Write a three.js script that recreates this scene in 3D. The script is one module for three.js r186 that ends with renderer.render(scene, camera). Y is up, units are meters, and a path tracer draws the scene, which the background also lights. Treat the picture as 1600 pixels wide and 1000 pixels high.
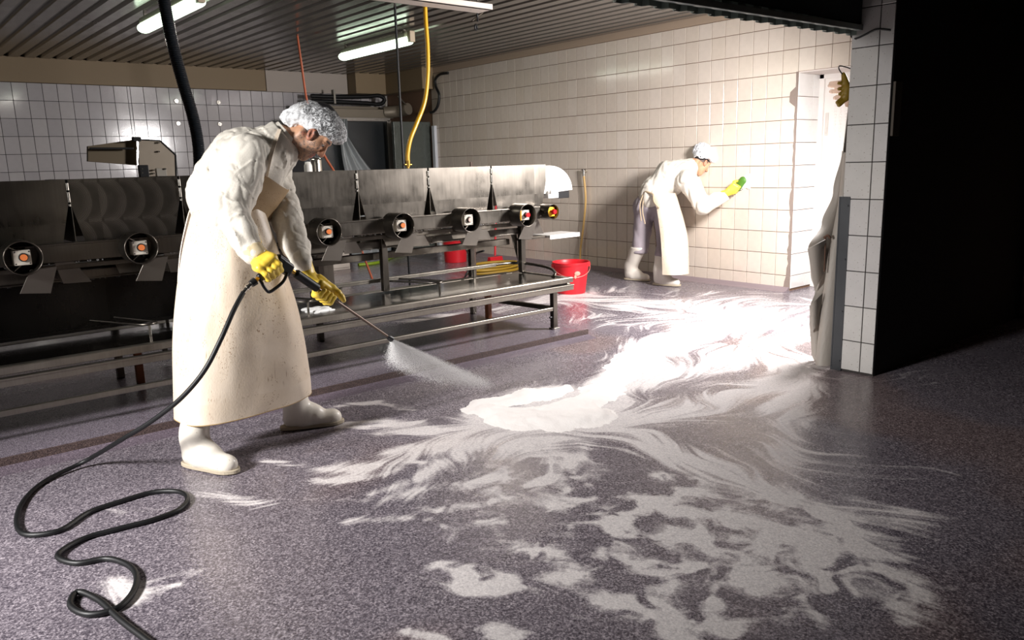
import * as THREE from 'three';
import { RoundedBoxGeometry } from 'three/addons/geometries/RoundedBoxGeometry.js';
import { mergeGeometries, toCreasedNormals } from 'three/addons/utils/BufferGeometryUtils.js';
import { RectAreaLightUniformsLib } from 'three/addons/lights/RectAreaLightUniformsLib.js';

// ---------------------------------------------------------------- camera, light, exposure
const scene = new THREE.Scene();
scene.background = new THREE.Color(0x000000);
const EYE = new THREE.Vector3(0, 1.24, 0), FOCAL = 1226.16;               // focal length in pixels of a 1600 x 1000 picture
const camera = new THREE.PerspectiveCamera(2 * Math.atan(500 / FOCAL) * 180 / Math.PI, 1.6, 0.05, 60);
const RIGHT = new THREE.Vector3(0.764831, -0.0280264, 0.643621), UP = new THREE.Vector3(0.147851, 0.980023, -0.13302), FWD = new THREE.Vector3(0.627036, -0.196898, -0.753696);
camera.position.copy(EYE);
camera.quaternion.setFromRotationMatrix(new THREE.Matrix4().makeBasis(RIGHT, UP, FWD.clone().negate()));
scene.add(camera);
const renderer = new THREE.WebGLRenderer({ antialias: true });
renderer.toneMapping = THREE.LinearToneMapping;
renderer.toneMappingExposure = 1.22;
renderer.shadowMap.enabled = true;
RectAreaLightUniformsLib.init();
const FLASH_ROOM = 54, FLASH_KEY = 72, TUBE = 26;                          // strengths of the two flash heads and the ceiling tubes

function spot(x, y, z, tx, ty, tz, color, power, angle, radius) {
  const l = new THREE.SpotLight(color, power, 0, angle, 1, 2);
  l.position.set(x, y, z); l.target.position.set(tx, ty, tz); l.castShadow = true; l.shadow.radius = radius; l.shadow.mapSize.set(2048, 2048); l.shadow.bias = -0.0005;
  scene.add(l, l.target); return l;
}
function point(x, y, z, color, power, radius) {
  const l = new THREE.PointLight(color, power, 0, 2);
  l.position.set(x, y, z); l.castShadow = true; l.shadow.radius = radius; l.shadow.mapSize.set(1024, 1024); l.shadow.bias = -0.0005;
  scene.add(l); return l;
}
// flash head hidden behind the right pillar: lights the tiled wall and the foam
const ROOM_AT = [5.2, 1.8, -2.59], ROOM_TO = [4.7, 0.7, -4.35], KEY_AT = [-1.9, 1.9, -2.7];
spot(...ROOM_AT, ...ROOM_TO, 0xfffaf8, FLASH_ROOM, 1.5, 12);
// flash head to the left of the frame: lights the man with the lance
spot(...KEY_AT, 1.75, 0, -2.9, 0xfffcfa, FLASH_KEY, 0.64, 14);

// ---------------------------------------------------------------- helpers
const V = (x, y, z) => new THREE.Vector3(x, y, z);
function ray(px, py) { return RIGHT.clone().multiplyScalar((px - 800) / FOCAL).addScaledVector(UP, -(py - 500) / FOCAL).add(FWD); }
function at(px, py, depth) { return EYE.clone().addScaledVector(ray(px, py), depth); }
function onAxis(px, py, axis, value) { const d = ray(px, py); return EYE.clone().addScaledVector(d, (value - EYE[axis]) / d[axis]); }
const onZ = (px, py, z) => onAxis(px, py, 'z', z), onY = (px, py, y = 0) => onAxis(px, py, 'y', y), onX = (px, py, x) => onAxis(px, py, 'x', x);
function rng(seed) { let a = seed >>> 0; return () => { a = (a + 0x6D2B79F5) | 0; let t = Math.imul(a ^ (a >>> 15), 1 | a); t = (t + Math.imul(t ^ (t >>> 7), 61 | t)) ^ t; return ((t ^ (t >>> 14)) >>> 0) / 4294967296; }; }
const clamp = (x, a = 0, b = 1) => x < a ? a : x > b ? b : x;
const smooth = (a, b, x) => { const t = clamp((x - a) / (b - a)); return t * t * (3 - 2 * t); };
const mix = (a, b, t) => a + (b - a) * t;
const HT = new Float32Array(65536); { const r = rng(77); for (let i = 0; i < 65536; i++) HT[i] = r(); }
const h2 = (x, y) => HT[(Math.imul(x, 7919) + Math.imul(y, 104729) + ((x * y) | 0) * 31) & 65535];
const h3 = (x, y, z) => HT[(Math.imul(x, 7919) + Math.imul(y, 26641) + Math.imul(z, 48611) + Math.imul(x ^ (y << 3), 97) + Math.imul(z ^ (y << 5), 57)) & 65535];
function n2(x, y) {
  const ix = Math.floor(x), iy = Math.floor(y); let fx = x - ix, fy = y - iy; fx = fx * fx * (3 - 2 * fx); fy = fy * fy * (3 - 2 * fy);
  const a = h2(ix, iy), b = h2(ix + 1, iy), c = h2(ix, iy + 1), d = h2(ix + 1, iy + 1);
  return a + (b - a) * fx + (c - a) * fy + (a - b - c + d) * fx * fy;
}
function fbm(x, y, o = 4) { let s = 0, a = 0.5, t = 0; for (let i = 0; i < o; i++) { s += a * n2(x, y); t += a; a *= 0.5; x = x * 2.03 + 17.1; y = y * 2.03 + 5.7; } return s / t; }
function n3(x, y, z) {
  const ix = Math.floor(x), iy = Math.floor(y), iz = Math.floor(z); let fx = x - ix, fy = y - iy, fz = z - iz;
  fx = fx * fx * (3 - 2 * fx); fy = fy * fy * (3 - 2 * fy); fz = fz * fz * (3 - 2 * fz);
  const l = (z0) => { const a = h3(ix, iy, z0), b = h3(ix + 1, iy, z0), c = h3(ix, iy + 1, z0), d = h3(ix + 1, iy + 1, z0); return a + (b - a) * fx + (c - a) * fy + (a - b - c + d) * fx * fy; };
  const p = l(iz); return p + (l(iz + 1) - p) * fz;
}

const taken = new Map();
function numbered(name) { const n = taken.get(name) || 0; taken.set(name, n + 1); return n ? name + '_' + String(n).padStart(3, '0') : name; }
function mk(name, geo, mat, parent = scene) {                             // one named mesh
  const g = Array.isArray(geo) ? merge(geo) : geo;
  const m = new THREE.Mesh(g, mat); m.name = numbered(name); m.castShadow = m.receiveShadow = true; parent.add(m); return m;
}
function thing(name, label, category, pos = [0, 0, 0], turn = 0, group) {
  const o = new THREE.Group(); o.name = numbered(name); o.position.set(...pos); o.rotation.y = turn; scene.add(o);
  return tag(o, label, category, group);
}
function tag(o, label, category, group) { o.userData.label = label; o.userData.category = category; if (group) o.userData.group = group; return o; }
function mks(name, list, mat, parent = scene) { return list.map((g) => mk(name, g, mat, parent)); }   // one mesh for each piece
function structure(name, geo, mat, parent = scene) { const m = mk(name, geo, mat, parent); m.userData.kind = 'structure'; return m; }
function merge(list) {
  const l = list.map((g) => { const q = g.index ? g.toNonIndexed() : g; for (const k of Object.keys(q.attributes)) if (!['position', 'normal', 'uv', 'color'].includes(k)) q.deleteAttribute(k); if (!q.attributes.uv) q.setAttribute('uv', new THREE.BufferAttribute(new Float32Array(q.attributes.position.count * 2), 2)); return q; });
  const anyColor = l.some((g) => g.attributes.color);
  if (anyColor) for (const g of l) if (!g.attributes.color) g.setAttribute('color', new THREE.BufferAttribute(new Float32Array(g.attributes.position.count * 3).fill(1), 3));
  return l.length === 1 ? l[0] : mergeGeometries(l);
}
function metricUV(g) {                                                    // box-projected uv in metres
  if (g.index) g = g.toNonIndexed();
  const p = g.attributes.position, n = g.attributes.normal, uv = new Float32Array(p.count * 2);
  for (let i = 0; i < p.count; i++) {
    const ax = Math.abs(n.getX(i)), ay = Math.abs(n.getY(i)), az = Math.abs(n.getZ(i));
    if (ay >= ax && ay >= az) { uv[2 * i] = p.getX(i); uv[2 * i + 1] = p.getZ(i); } else if (ax >= az) { uv[2 * i] = p.getZ(i); uv[2 * i + 1] = p.getY(i); } else { uv[2 * i] = p.getX(i); uv[2 * i + 1] = p.getY(i); }
  }
  g.setAttribute('uv', new THREE.BufferAttribute(uv, 2)); return g;
}
// box between two corners with rounded edges
function bx(x0, y0, z0, x1, y1, z1, r = 0.003, seg = 1) {
  const w = Math.abs(x1 - x0), h = Math.abs(y1 - y0), d = Math.abs(z1 - z0); r = Math.min(r, w * 0.45, h * 0.45, d * 0.45);
  const g = r > 0 ? new RoundedBoxGeometry(w, h, d, seg, r) : new THREE.BoxGeometry(w, h, d);
  g.translate((x0 + x1) / 2, (y0 + y1) / 2, (z0 + z1) / 2); return metricUV(g);
}
function bar(p, q, w, h, r = 0.002) {                                     // square bar from p to q
  const d = q.clone().sub(p), len = d.length(); const g = new RoundedBoxGeometry(w, h, len, 1, Math.min(r, w * 0.4, h * 0.4));
  const z = d.normalize(); let x = V(0, 1, 0).cross(z); if (x.lengthSq() < 1e-6) x = V(1, 0, 0); x.normalize(); const y = z.clone().cross(x);
  g.applyMatrix4(new THREE.Matrix4().makeBasis(x, y, z)); const m = p.clone().add(q).multiplyScalar(0.5); g.translate(m.x, m.y, m.z); return metricUV(g);
}
function rod(p, q, r0, r1 = r0, seg = 16, open = false) {
  const d = q.clone().sub(p), len = d.length(); const g = new THREE.CylinderGeometry(r1, r0, len, seg, 1, open);
  g.applyQuaternion(new THREE.Quaternion().setFromUnitVectors(V(0, 1, 0), d.normalize())); const m = p.clone().add(q).multiplyScalar(0.5); g.translate(m.x, m.y, m.z); return g;
}
function tube(pts, r, seg = 10, per = 10, closed = false) {
  const c = new THREE.CatmullRomCurve3(pts, closed, 'centripetal'); const g = new THREE.TubeGeometry(c, Math.max(8, pts.length * per), r, seg, closed);
  if (closed) return g;
  const caps = [[0, -1], [1, 1]].map(([t, s]) => { const k = new THREE.CircleGeometry(r, seg); k.applyQuaternion(new THREE.Quaternion().setFromUnitVectors(V(0, 0, 1), c.getTangent(t).multiplyScalar(s))); const p = c.getPoint(t); k.translate(p.x, p.y, p.z); return k; });
  return merge([g, ...caps]);
}
function lathe(profile, x, y, z, seg = 32) { const g = new THREE.LatheGeometry(profile.map(([r, h]) => new THREE.Vector2(r, h)), seg); g.translate(x, y, z); return g; }
function plate(corners, thick) {                                          // thin plate from a planar polygon of points
  const o = corners[0], u = corners[1].clone().sub(o).normalize(), n = u.clone().cross(corners[corners.length - 1].clone().sub(o)).normalize(), v = n.clone().cross(u);
  const s = new THREE.Shape(corners.map((c) => { const d = c.clone().sub(o); return new THREE.Vector2(d.dot(u), d.dot(v)); }));
  const b = Math.min(0.0012, thick * 0.3);
  const g = new THREE.ExtrudeGeometry(s, { depth: thick - 2 * b, bevelEnabled: true, bevelThickness: b, bevelSize: b, bevelSegments: 1, bevelOffset: -b }); g.translate(0, 0, b - thick / 2);
  g.applyMatrix4(new THREE.Matrix4().makeBasis(u, v, n).setPosition(o)); return metricUV(g);
}
function sheet(f, nu, nv, thick = 0.003) {                                // double-skinned patch of f(u, v)
  const pos = [], uv = [], idx = [], N = (nu + 1) * (nv + 1), P = [];
  for (let j = 0; j <= nv; j++) for (let i = 0; i <= nu; i++) P.push(f(i / nu, j / nv));
  const nrm = P.map((p, k) => { const i = k % (nu + 1), j = (k / (nu + 1)) | 0; const a = P[j * (nu + 1) + Math.min(nu, i + 1)].clone().sub(P[j * (nu + 1) + Math.max(0, i - 1)]), b = P[Math.min(nv, j + 1) * (nu + 1) + i].clone().sub(P[Math.max(0, j - 1) * (nu + 1) + i]); return a.cross(b).normalize(); });
  for (const s of [0.5, -0.5]) P.forEach((p, k) => { const q = p.clone().addScaledVector(nrm[k], s * thick); pos.push(q.x, q.y, q.z); uv.push((k % (nu + 1)) / nu, ((k / (nu + 1)) | 0) / nv); });
  const q = (a, b, c, d) => idx.push(a, b, c, a, c, d), w = nu + 1;
  for (let j = 0; j < nv; j++) for (let i = 0; i < nu; i++) { const a = j * w + i; q(a, a + 1, a + w + 1, a + w); q(N + a, N + a + w, N + a + w + 1, N + a + 1); }
  for (let i = 0; i < nu; i++) { q(i, N + i, N + i + 1, i + 1); const a = nv * w + i; q(a, a + 1, N + a + 1, N + a); }
  for (let j = 0; j < nv; j++) { const a = j * w; q(a, a + w, N + a + w, N + a); const b = j * w + nu; q(b, N + b, N + b + w, b + w); }
  const g = new THREE.BufferGeometry(); g.setAttribute('position', new THREE.Float32BufferAttribute(pos, 3)); g.setAttribute('uv', new THREE.Float32BufferAttribute(uv, 2)); g.setIndex(idx);
  return toCreasedNormals(g, 1.0);
}
// surface nets: a smooth closed mesh of the zero set of f
function nets(f, lo, hi, cell) {
  const nx = Math.ceil((hi.x - lo.x) / cell) + 1, ny = Math.ceil((hi.y - lo.y) / cell) + 1, nz = Math.ceil((hi.z - lo.z) / cell) + 1;
  const D = new Float32Array(nx * ny * nz), I = (i, j, k) => i + nx * (j + ny * k);
  for (let k = 0; k < nz; k++) for (let j = 0; j < ny; j++) for (let i = 0; i < nx;) {
    const d = f(lo.x + i * cell, lo.y + j * cell, lo.z + k * cell); D[I(i, j, k)] = d; i++;
    if (d > 4 * cell) { let skip = Math.floor(d / cell * 0.6) - 1; while (skip-- > 0 && i < nx) { D[I(i, j, k)] = d * 0.4; i++; } }
  }
  const id = new Int32Array(nx * ny * nz).fill(-1), pos = [], idx = [];
  const E = [[0, 1], [2, 3], [4, 5], [6, 7], [0, 2], [1, 3], [4, 6], [5, 7], [0, 4], [1, 5], [2, 6], [3, 7]], v = new Float32Array(8);
  for (let k = 0; k < nz - 1; k++) for (let j = 0; j < ny - 1; j++) for (let i = 0; i < nx - 1; i++) {
    let m = 0; for (let c = 0; c < 8; c++) { v[c] = D[I(i + (c & 1), j + ((c >> 1) & 1), k + (c >> 2))]; if (v[c] < 0) m |= 1 << c; }
    if (m === 0 || m === 255) continue;
    let x = 0, y = 0, z = 0, n = 0;
    for (const [a, b] of E) if ((v[a] < 0) !== (v[b] < 0)) { const t = v[a] / (v[a] - v[b]); x += (a & 1) + t * ((b & 1) - (a & 1)); y += ((a >> 1) & 1) + t * (((b >> 1) & 1) - ((a >> 1) & 1)); z += (a >> 2) + t * ((b >> 2) - (a >> 2)); n++; }
    id[I(i, j, k)] = pos.length / 3; pos.push(lo.x + (i + x / n) * cell, lo.y + (j + y / n) * cell, lo.z + (k + z / n) * cell);
  }
  const quad = (a, b, c, d, flip) => { if (a < 0 || b < 0 || c < 0 || d < 0) return; flip ? idx.push(a, c, b, a, d, c) : idx.push(a, b, c, a, c, d); };
  for (let k = 1; k < nz - 1; k++) for (let j = 1; j < ny - 1; j++) for (let i = 1; i < nx - 1; i++) {
    const s = D[I(i, j, k)] < 0;
    if (s !== D[I(i + 1, j, k)] < 0) quad(id[I(i, j - 1, k - 1)], id[I(i, j, k - 1)], id[I(i, j, k)], id[I(i, j - 1, k)], !s);
    if (s !== D[I(i, j + 1, k)] < 0) quad(id[I(i - 1, j, k - 1)], id[I(i - 1, j, k)], id[I(i, j, k)], id[I(i, j, k - 1)], !s);
    if (s !== D[I(i, j, k + 1)] < 0) quad(id[I(i - 1, j - 1, k)], id[I(i, j - 1, k)], id[I(i, j, k)], id[I(i - 1, j, k)], !s);
  }
  const g = new THREE.BufferGeometry(); g.setAttribute('position', new THREE.Float32BufferAttribute(pos, 3)); g.setIndex(idx); g.computeVertexNormals();
  return g;
}
const smin = (a, b, k) => { const h = clamp(0.5 + 0.5 * (b - a) / k); return b + (a - b) * h - k * h * (1 - h); };
function cone(a, b, ra, rb) {                                             // tapered capsule between two joints
  const dx = b.x - a.x, dy = b.y - a.y, dz = b.z - a.z, L = dx * dx + dy * dy + dz * dz || 1e-9;
  return (x, y, z) => { const px = x - a.x, py = y - a.y, pz = z - a.z; let t = (px * dx + py * dy + pz * dz) / L; t = t < 0 ? 0 : t > 1 ? 1 : t; const ex = px - dx * t, ey = py - dy * t, ez = pz - dz * t; return Math.sqrt(ex * ex + ey * ey + ez * ez) - (ra + (rb - ra) * t); };
}
function ell(c, ax, ay, az, rx, ry, rz) {                                 // ellipsoid with its own axes
  return (x, y, z) => { const px = x - c.x, py = y - c.y, pz = z - c.z; const u = (px * ax.x + py * ax.y + pz * ax.z) / rx, v = (px * ay.x + py * ay.y + pz * ay.z) / ry, w = (px * az.x + py * az.y + pz * az.z) / rz; const k = Math.sqrt(u * u + v * v + w * w); const q = Math.sqrt(u * u / (rx * rx) + v * v / (ry * ry) + w * w / (rz * rz)); return q < 1e-6 ? -Math.min(rx, ry, rz) : k * (k - 1) / q; };
}
const blend = (list, k) => (x, y, z) => { let d = list[0](x, y, z); for (let i = 1; i < list.length; i++) d = smin(d, list[i](x, y, z), k); return d; };
function sphereUV(g, c, up, fw) {                                         // polar uv about an axis, for cloth and net patterns
  const s = up.clone().cross(fw), p = g.attributes.position, uv = new Float32Array(p.count * 2);
  for (let i = 0; i < p.count; i++) { const d = V(p.getX(i), p.getY(i), p.getZ(i)).sub(c).normalize(); const a = Math.acos(clamp(d.dot(up), -1, 1)), b = Math.atan2(d.dot(s), d.dot(fw)), r = a / Math.PI; uv[2 * i] = 0.5 + 0.5 * r * Math.cos(b); uv[2 * i + 1] = 0.5 + 0.5 * r * Math.sin(b); }
  g.setAttribute('uv', new THREE.BufferAttribute(uv, 2)); return g;
}
// ---------------------------------------------------------------- textures and materials
function tex(w, h, f, srgb = true, repeat) {                              // f(x, y, out) with channels 0..255
  const data = new Uint8Array(w * h * 4), o = [0, 0, 0, 255];
  for (let y = 0; y < h; y++) for (let x = 0; x < w; x++) { o[3] = 255; f(x, y, o); const k = 4 * (y * w + x); data[k] = clamp(o[0], 0, 255); data[k + 1] = clamp(o[1], 0, 255); data[k + 2] = clamp(o[2], 0, 255); data[k + 3] = clamp(o[3], 0, 255); }
  const t = new THREE.DataTexture(data, w, h); t.magFilter = THREE.LinearFilter; t.minFilter = THREE.LinearMipmapLinearFilter; t.generateMipmaps = true;
  if (srgb) t.colorSpace = THREE.SRGBColorSpace; t.wrapS = t.wrapT = THREE.RepeatWrapping; if (repeat) t.repeat.set(repeat, repeat); t.needsUpdate = true; return t;
}
const std = (o) => new THREE.MeshStandardMaterial(o), phy = (o) => new THREE.MeshPhysicalMaterial(o);
const grit = tex(512, 512, (x, y, o) => { const v = 128 + 110 * (fbm(x / 3.2, y / 3.2, 2) - 0.5) + 60 * (fbm(x / 20, y / 20, 3) - 0.5); o[0] = o[1] = o[2] = v; }, false);
const smudge = tex(512, 512, (x, y, o) => { const v = fbm(x / 60, y / 60, 5), w = fbm(x / 7, y / 40, 3); o[0] = 0; o[1] = 150 + 90 * clamp(0.5 + 1.2 * (v - 0.5) + 0.4 * (w - 0.5)); o[2] = 255; }, false);
const brushed = tex(512, 512, (x, y, o) => { const v = 0.6 * n2(x / 1.3, y / 60) + 0.4 * fbm(x / 40, y / 40, 4); o[0] = o[1] = o[2] = 70 + 110 * v; }, false);
const steelWear = tex(512, 512, (x, y, o) => { const v = fbm(x / 50, y / 50, 5), s = n2(x / 2.2, y / 90), q = 188 + 34 * (v - 0.5) + 10 * (s - 0.5); o[0] = q; o[1] = q * 0.985; o[2] = q * 0.96; });
const swirl = tex(1024, 1024, (x, y, o) => {                              // arcs left by a polishing disc
  let k = 0; for (let r = -1; r <= 1; r++) for (let c = -1; c < 3; c++) { const ry = Math.floor(y / 205) + r, cx = (Math.floor(x / 95) - c) * 95 + 20 * h2(ry, 3), cy = ry * 205 + 110, dx = x - cx, dy = (y - cy) * 0.95, d = Math.hypot(dx, dy); if (dx > 0 && Math.abs(dy) < 105 && d < 130) { const ring = 0.5 + 0.5 * Math.sin(d * 0.75 + 3 * n2(x / 9, y / 9)); k = Math.max(k, smooth(62, 112, d) * smooth(128, 116, d) * (0.45 + 0.55 * ring)); } }
  const v = fbm(x / 60, y / 60, 4), q = 128 + 26 * (v - 0.5) + 46 * k; o[0] = q; o[1] = q * 0.985; o[2] = q * 0.96;
});
const M = {
  steel: std({ color: 0x9b9690, metalness: 1, roughness: 0.42, map: steelWear, roughnessMap: smudge, bumpMap: brushed, bumpScale: 0.00006 }),
  steelSwirl: std({ color: 0xaaa59f, metalness: 1, roughness: 0.36, map: swirl }),
  steelDark: std({ color: 0x98928a, metalness: 1, roughness: 0.55, map: steelWear, roughnessMap: smudge }),
  flap: std({ color: 0x77726b, metalness: 0.9, roughness: 0.55, roughnessMap: smudge }),
  steelEdge: std({ color: 0xd2cdc5, metalness: 1, roughness: 0.5, map: steelWear, roughnessMap: smudge }),
  steelBright: std({ color: 0xd8d4cc, metalness: 1, roughness: 0.3, roughnessMap: smudge }),
  tubeInside: std({ color: 0x3c3a37, metalness: 0.9, roughness: 0.5, side: THREE.DoubleSide }),
  brass: std({ color: 0xb08a45, metalness: 1, roughness: 0.35 }),
  blackPlastic: std({ color: 0x101114, roughness: 0.42 }),
  blackRubber: std({ color: 0x0c0d0f, roughness: 0.5 }),
  greyPlastic: std({ color: 0x9d978c, roughness: 0.55 }),
  controlBox: std({ color: 0xcfc8bb, roughness: 0.5 }),
  orange: phy({ color: 0xe8834a, roughness: 0.3, clearcoat: 0.5 }),
  redButton: phy({ color: 0xc8121c, roughness: 0.3, clearcoat: 0.5 }),
  yellow: phy({ color: 0xe5ab16, roughness: 0.45 }),
  yellowHose: phy({ color: 0xe0a81c, roughness: 0.35, clearcoat: 0.3 }),
  paleHose: phy({ color: 0xcfa968, roughness: 0.4 }),
  glove: phy({ color: 0xf0cd48, roughness: 0.42, clearcoat: 0.25, clearcoatRoughness: 0.4, bumpMap: grit, bumpScale: 0.0006, side: THREE.DoubleSide }),
  red: phy({ color: 0xd9202c, roughness: 0.4 }),
  whitePlastic: std({ color: 0xe9e6e0, roughness: 0.4 }),
  enamel: phy({ color: 0xeceae6, roughness: 0.3, clearcoat: 0.4 }),
  tawny: std({ color: 0x9a5a36, roughness: 0.6 }),
  orangeCable: std({ color: 0xa8502c, roughness: 0.5 }),
  glowTube: std({ color: 0xf2fff2, emissive: 0xe6ffe2, emissiveIntensity: 3.2, roughness: 0.4 }),
  flashFace: std({ color: 0xffffff, emissive: 0xfff4e8, emissiveIntensity: 2, roughness: 0.5 }),
};
// ---------------------------------------------------------------- the room
const XW = 6.566, ZB = -10.72, ZF = -2.21, CEIL = 2.56, TW = 0.153, TH = 0.2003;
// --- floor: speckled resin with a wet film and soap suds (albedo and roughness follow where the suds lie)
const FL = (px, py) => { const p = onY(px, py); return [p.x, p.z]; };
const strokes = [];
function stroke(pts, w, amount, streak = 1, fray = 1) {                   // suds run along this line on the floor
  const p = pts.map(([x, y]) => FL(x, y)); let x0 = 1e9, x1 = -1e9, z0 = 1e9, z1 = -1e9; for (const [x, z] of p) { x0 = Math.min(x0, x); x1 = Math.max(x1, x); z0 = Math.min(z0, z); z1 = Math.max(z1, z); }
  const ws = Array.isArray(w) ? w : p.map(() => w), m = Math.max(...ws) * 2.2 + 0.1; strokes.push({ p, ws, amount, streak, fray, box: [x0 - m, x1 + m, z0 - m, z1 + m] });
}
// the thick heap and the river that leaves it
stroke([[755, 640], [800, 652], [860, 655], [920, 650]], [0.10, 0.17, 0.19, 0.15], 1.5, 0.15, 0.35);
stroke([[760, 632], [830, 618], [893, 606]], [0.09, 0.12, 0.045], 1.5, 0.1, 0.3);
stroke([[860, 645], [930, 622], [968, 590], [985, 565], [1010, 548]], [0.13, 0.13, 0.13, 0.14, 0.15], 1.45, 0.25, 0.4);
stroke([[985, 560], [1040, 530], [1100, 505], [1180, 485]], [0.16, 0.2, 0.2, 0.18], 0.95, 0.85);
stroke([[860, 668], [950, 676], [1040, 700], [1130, 730], [1210, 768], [1250, 800]], [0.16, 0.13, 0.12, 0.12, 0.1, 0.06], 0.98, 0.9);
stroke([[910, 655], [1010, 650], [1100, 632], [1180, 606], [1260, 570]], [0.16, 0.19, 0.18, 0.16, 0.14], 0.95, 0.95);
stroke([[960, 612], [1060, 590], [1150, 560], [1260, 520]], [0.12, 0.2, 0.22, 0.2], 0.86, 1);
stroke([[1020, 540], [1120, 520], [1260, 490]], [0.2, 0.3, 0.3], 0.7, 1);
stroke([[930, 470], [1050, 475], [1180, 470], [1290, 475]], [0.35, 0.45, 0.5, 0.4], 0.62, 1);
stroke([[960, 500], [1080, 490], [1240, 500]], [0.25, 0.3, 0.3], 0.5, 1);
stroke([[640, 500], [760, 490], [840, 470], [940, 455]], [0.1, 0.14, 0.2, 0.2], 0.66, 1);
stroke([[1240, 560], [1262, 600], [1230, 640]], [0.13, 0.13, 0.1], 0.86, 0.6);
stroke([[900, 690], [800, 692], [700, 690], [610, 702]], [0.12, 0.12, 0.10, 0.06], 0.78, 0.95); stroke([[745, 648], [800, 664], [900, 664], [975, 655]], [0.14, 0.18, 0.18, 0.16], 0.92, 0.6); stroke([[860, 640], [950, 622], [1000, 585], [1030, 555]], [0.18, 0.18, 0.19, 0.2], 0.84, 0.85);
// left fan
stroke([[790, 672], [690, 672], [600, 660], [545, 664]], [0.14, 0.11, 0.08, 0.05], 0.92, 0.9);
stroke([[780, 680], [680, 700], [590, 722], [500, 728], [410, 722]], [0.1, 0.1, 0.1, 0.06, 0.03], 0.82, 0.95);
stroke([[760, 690], [700, 722], [640, 755], [590, 770]], [0.08, 0.08, 0.06, 0.03], 0.84, 0.9);
stroke([[520, 640], [570, 630], [640, 641]], [0.03, 0.05, 0.03], 0.8, 0.6);
stroke([[560, 634], [590, 628]], [0.04, 0.03], 0.95, 0.4);
stroke([[530, 668], [600, 676], [660, 660]], [0.04, 0.05, 0.04], 0.78, 0.8);
stroke([[500, 746], [580, 742], [650, 720]], [0.05, 0.06, 0.05], 0.8, 0.7);
stroke([[640, 718], [662, 722]], [0.025, 0.025], 1.2, 0.1);
stroke([[560, 815], [680, 800], [790, 786], [870, 752], [915, 715], [915, 690], [890, 682]], [0.03, 0.05, 0.05, 0.04, 0.035, 0.03, 0.03], 0.74, 0.9);
stroke([[480, 782], [600, 780], [740, 756], [830, 742]], [0.03, 0.05, 0.06, 0.04], 0.62, 1);
stroke([[760, 720], [830, 705], [890, 715], [870, 745], [770, 765]], [0.1, 0.1, 0.09, 0.08, 0.08], 0.56, 1);
stroke([[300, 770], [380, 778], [440, 790]], [0.04, 0.06, 0.03], 0.6, 0.9); stroke([[200, 800], [250, 795], [280, 785]], [0.05, 0.05, 0.04], 0.62, 0.8);
stroke([[220, 905], [290, 892]], [0.03, 0.03], 0.62, 0.8); stroke([[215, 920], [275, 912]], [0.03, 0.02], 0.58, 0.8); stroke([[195, 905], [205, 935]], [0.05, 0.05], 0.78, 0.5); stroke([[220, 980], [260, 970]], [0.02, 0.02], 0.55, 0.8);
stroke([[960, 640], [1100, 690], [1230, 720]], 0.42, 0.42, 1); stroke([[860, 800], [1050, 850], [1200, 870]], 0.4, 0.22, 1, 1.5); stroke([[1050, 480], [1150, 540], [1260, 560]], 0.5, 0.45, 1); stroke([[900, 460], [960, 480]], 0.4, 0.4, 1); stroke([[700, 780], [860, 740]], 0.25, 0.22, 1);
// clots of suds on the right
for (const [x, y, w, a] of [[945, 800, 0.10, 0.85], [985, 830, 0.09, 0.86], [1000, 872, 0.08, 0.82], [1050, 862, 0.07, 0.8], [1040, 790, 0.07, 0.78], [1095, 775, 0.07, 0.84], [1060, 745, 0.06, 0.82], [1120, 805, 0.09, 0.82], [1170, 850, 0.1, 0.78], [1215, 830, 0.08, 0.76], [1105, 850, 0.07, 0.82], [1130, 905, 0.07, 0.66], [1190, 900, 0.07, 0.7], [1220, 790, 0.07, 0.8], [855, 868, 0.05, 0.86], [872, 900, 0.045, 0.88], [895, 890, 0.04, 0.8], [835, 852, 0.05, 0.74], [870, 800, 0.05, 0.7], [760, 900, 0.04, 0.9], [757, 917, 0.035, 0.95], [722, 885, 0.05, 0.66], [805, 920, 0.03, 0.62], [775, 985, 0.05, 0.66], [1035, 955, 0.08, 0.84], [1070, 985, 0.07, 0.78], [1010, 960, 0.05, 0.72], [1130, 970, 0.05, 0.68], [965, 945, 0.05, 0.6], [1085, 930, 0.05, 0.6], [830, 755, 0.03, 0.55], [655, 985, 0.04, 0.5]])
  stroke([[x - 22, y - 6], [x + 20, y + 7]], w, a, 0.75, 1.5);
stroke([[930, 795], [975, 850], [1010, 890], [1060, 905], [1100, 890]], [0.03, 0.03, 0.04, 0.04, 0.03], 0.85, 0.7);
stroke([[1020, 880], [1070, 912], [1120, 885]], [0.03, 0.04, 0.03], 0.8, 0.8);
stroke([[1240, 770], [1310, 810], [1380, 880], [1440, 930]], [0.05, 0.07, 0.07, 0.05], 0.75, 0.9);
stroke([[1250, 790], [1330, 790], [1420, 800]], [0.08, 0.1, 0.1], 0.62, 1);
stroke([[1260, 860], [1330, 920], [1410, 960]], [0.05, 0.08, 0.08], 0.58, 1); stroke([[1240, 935], [1280, 980]], [0.02, 0.03], 0.6, 1);
stroke([[1230, 560], [1240, 640], [1220, 720]], [0.1, 0.1, 0.08], 0.62, 0.8);
const sq = (v) => v * v;
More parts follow.
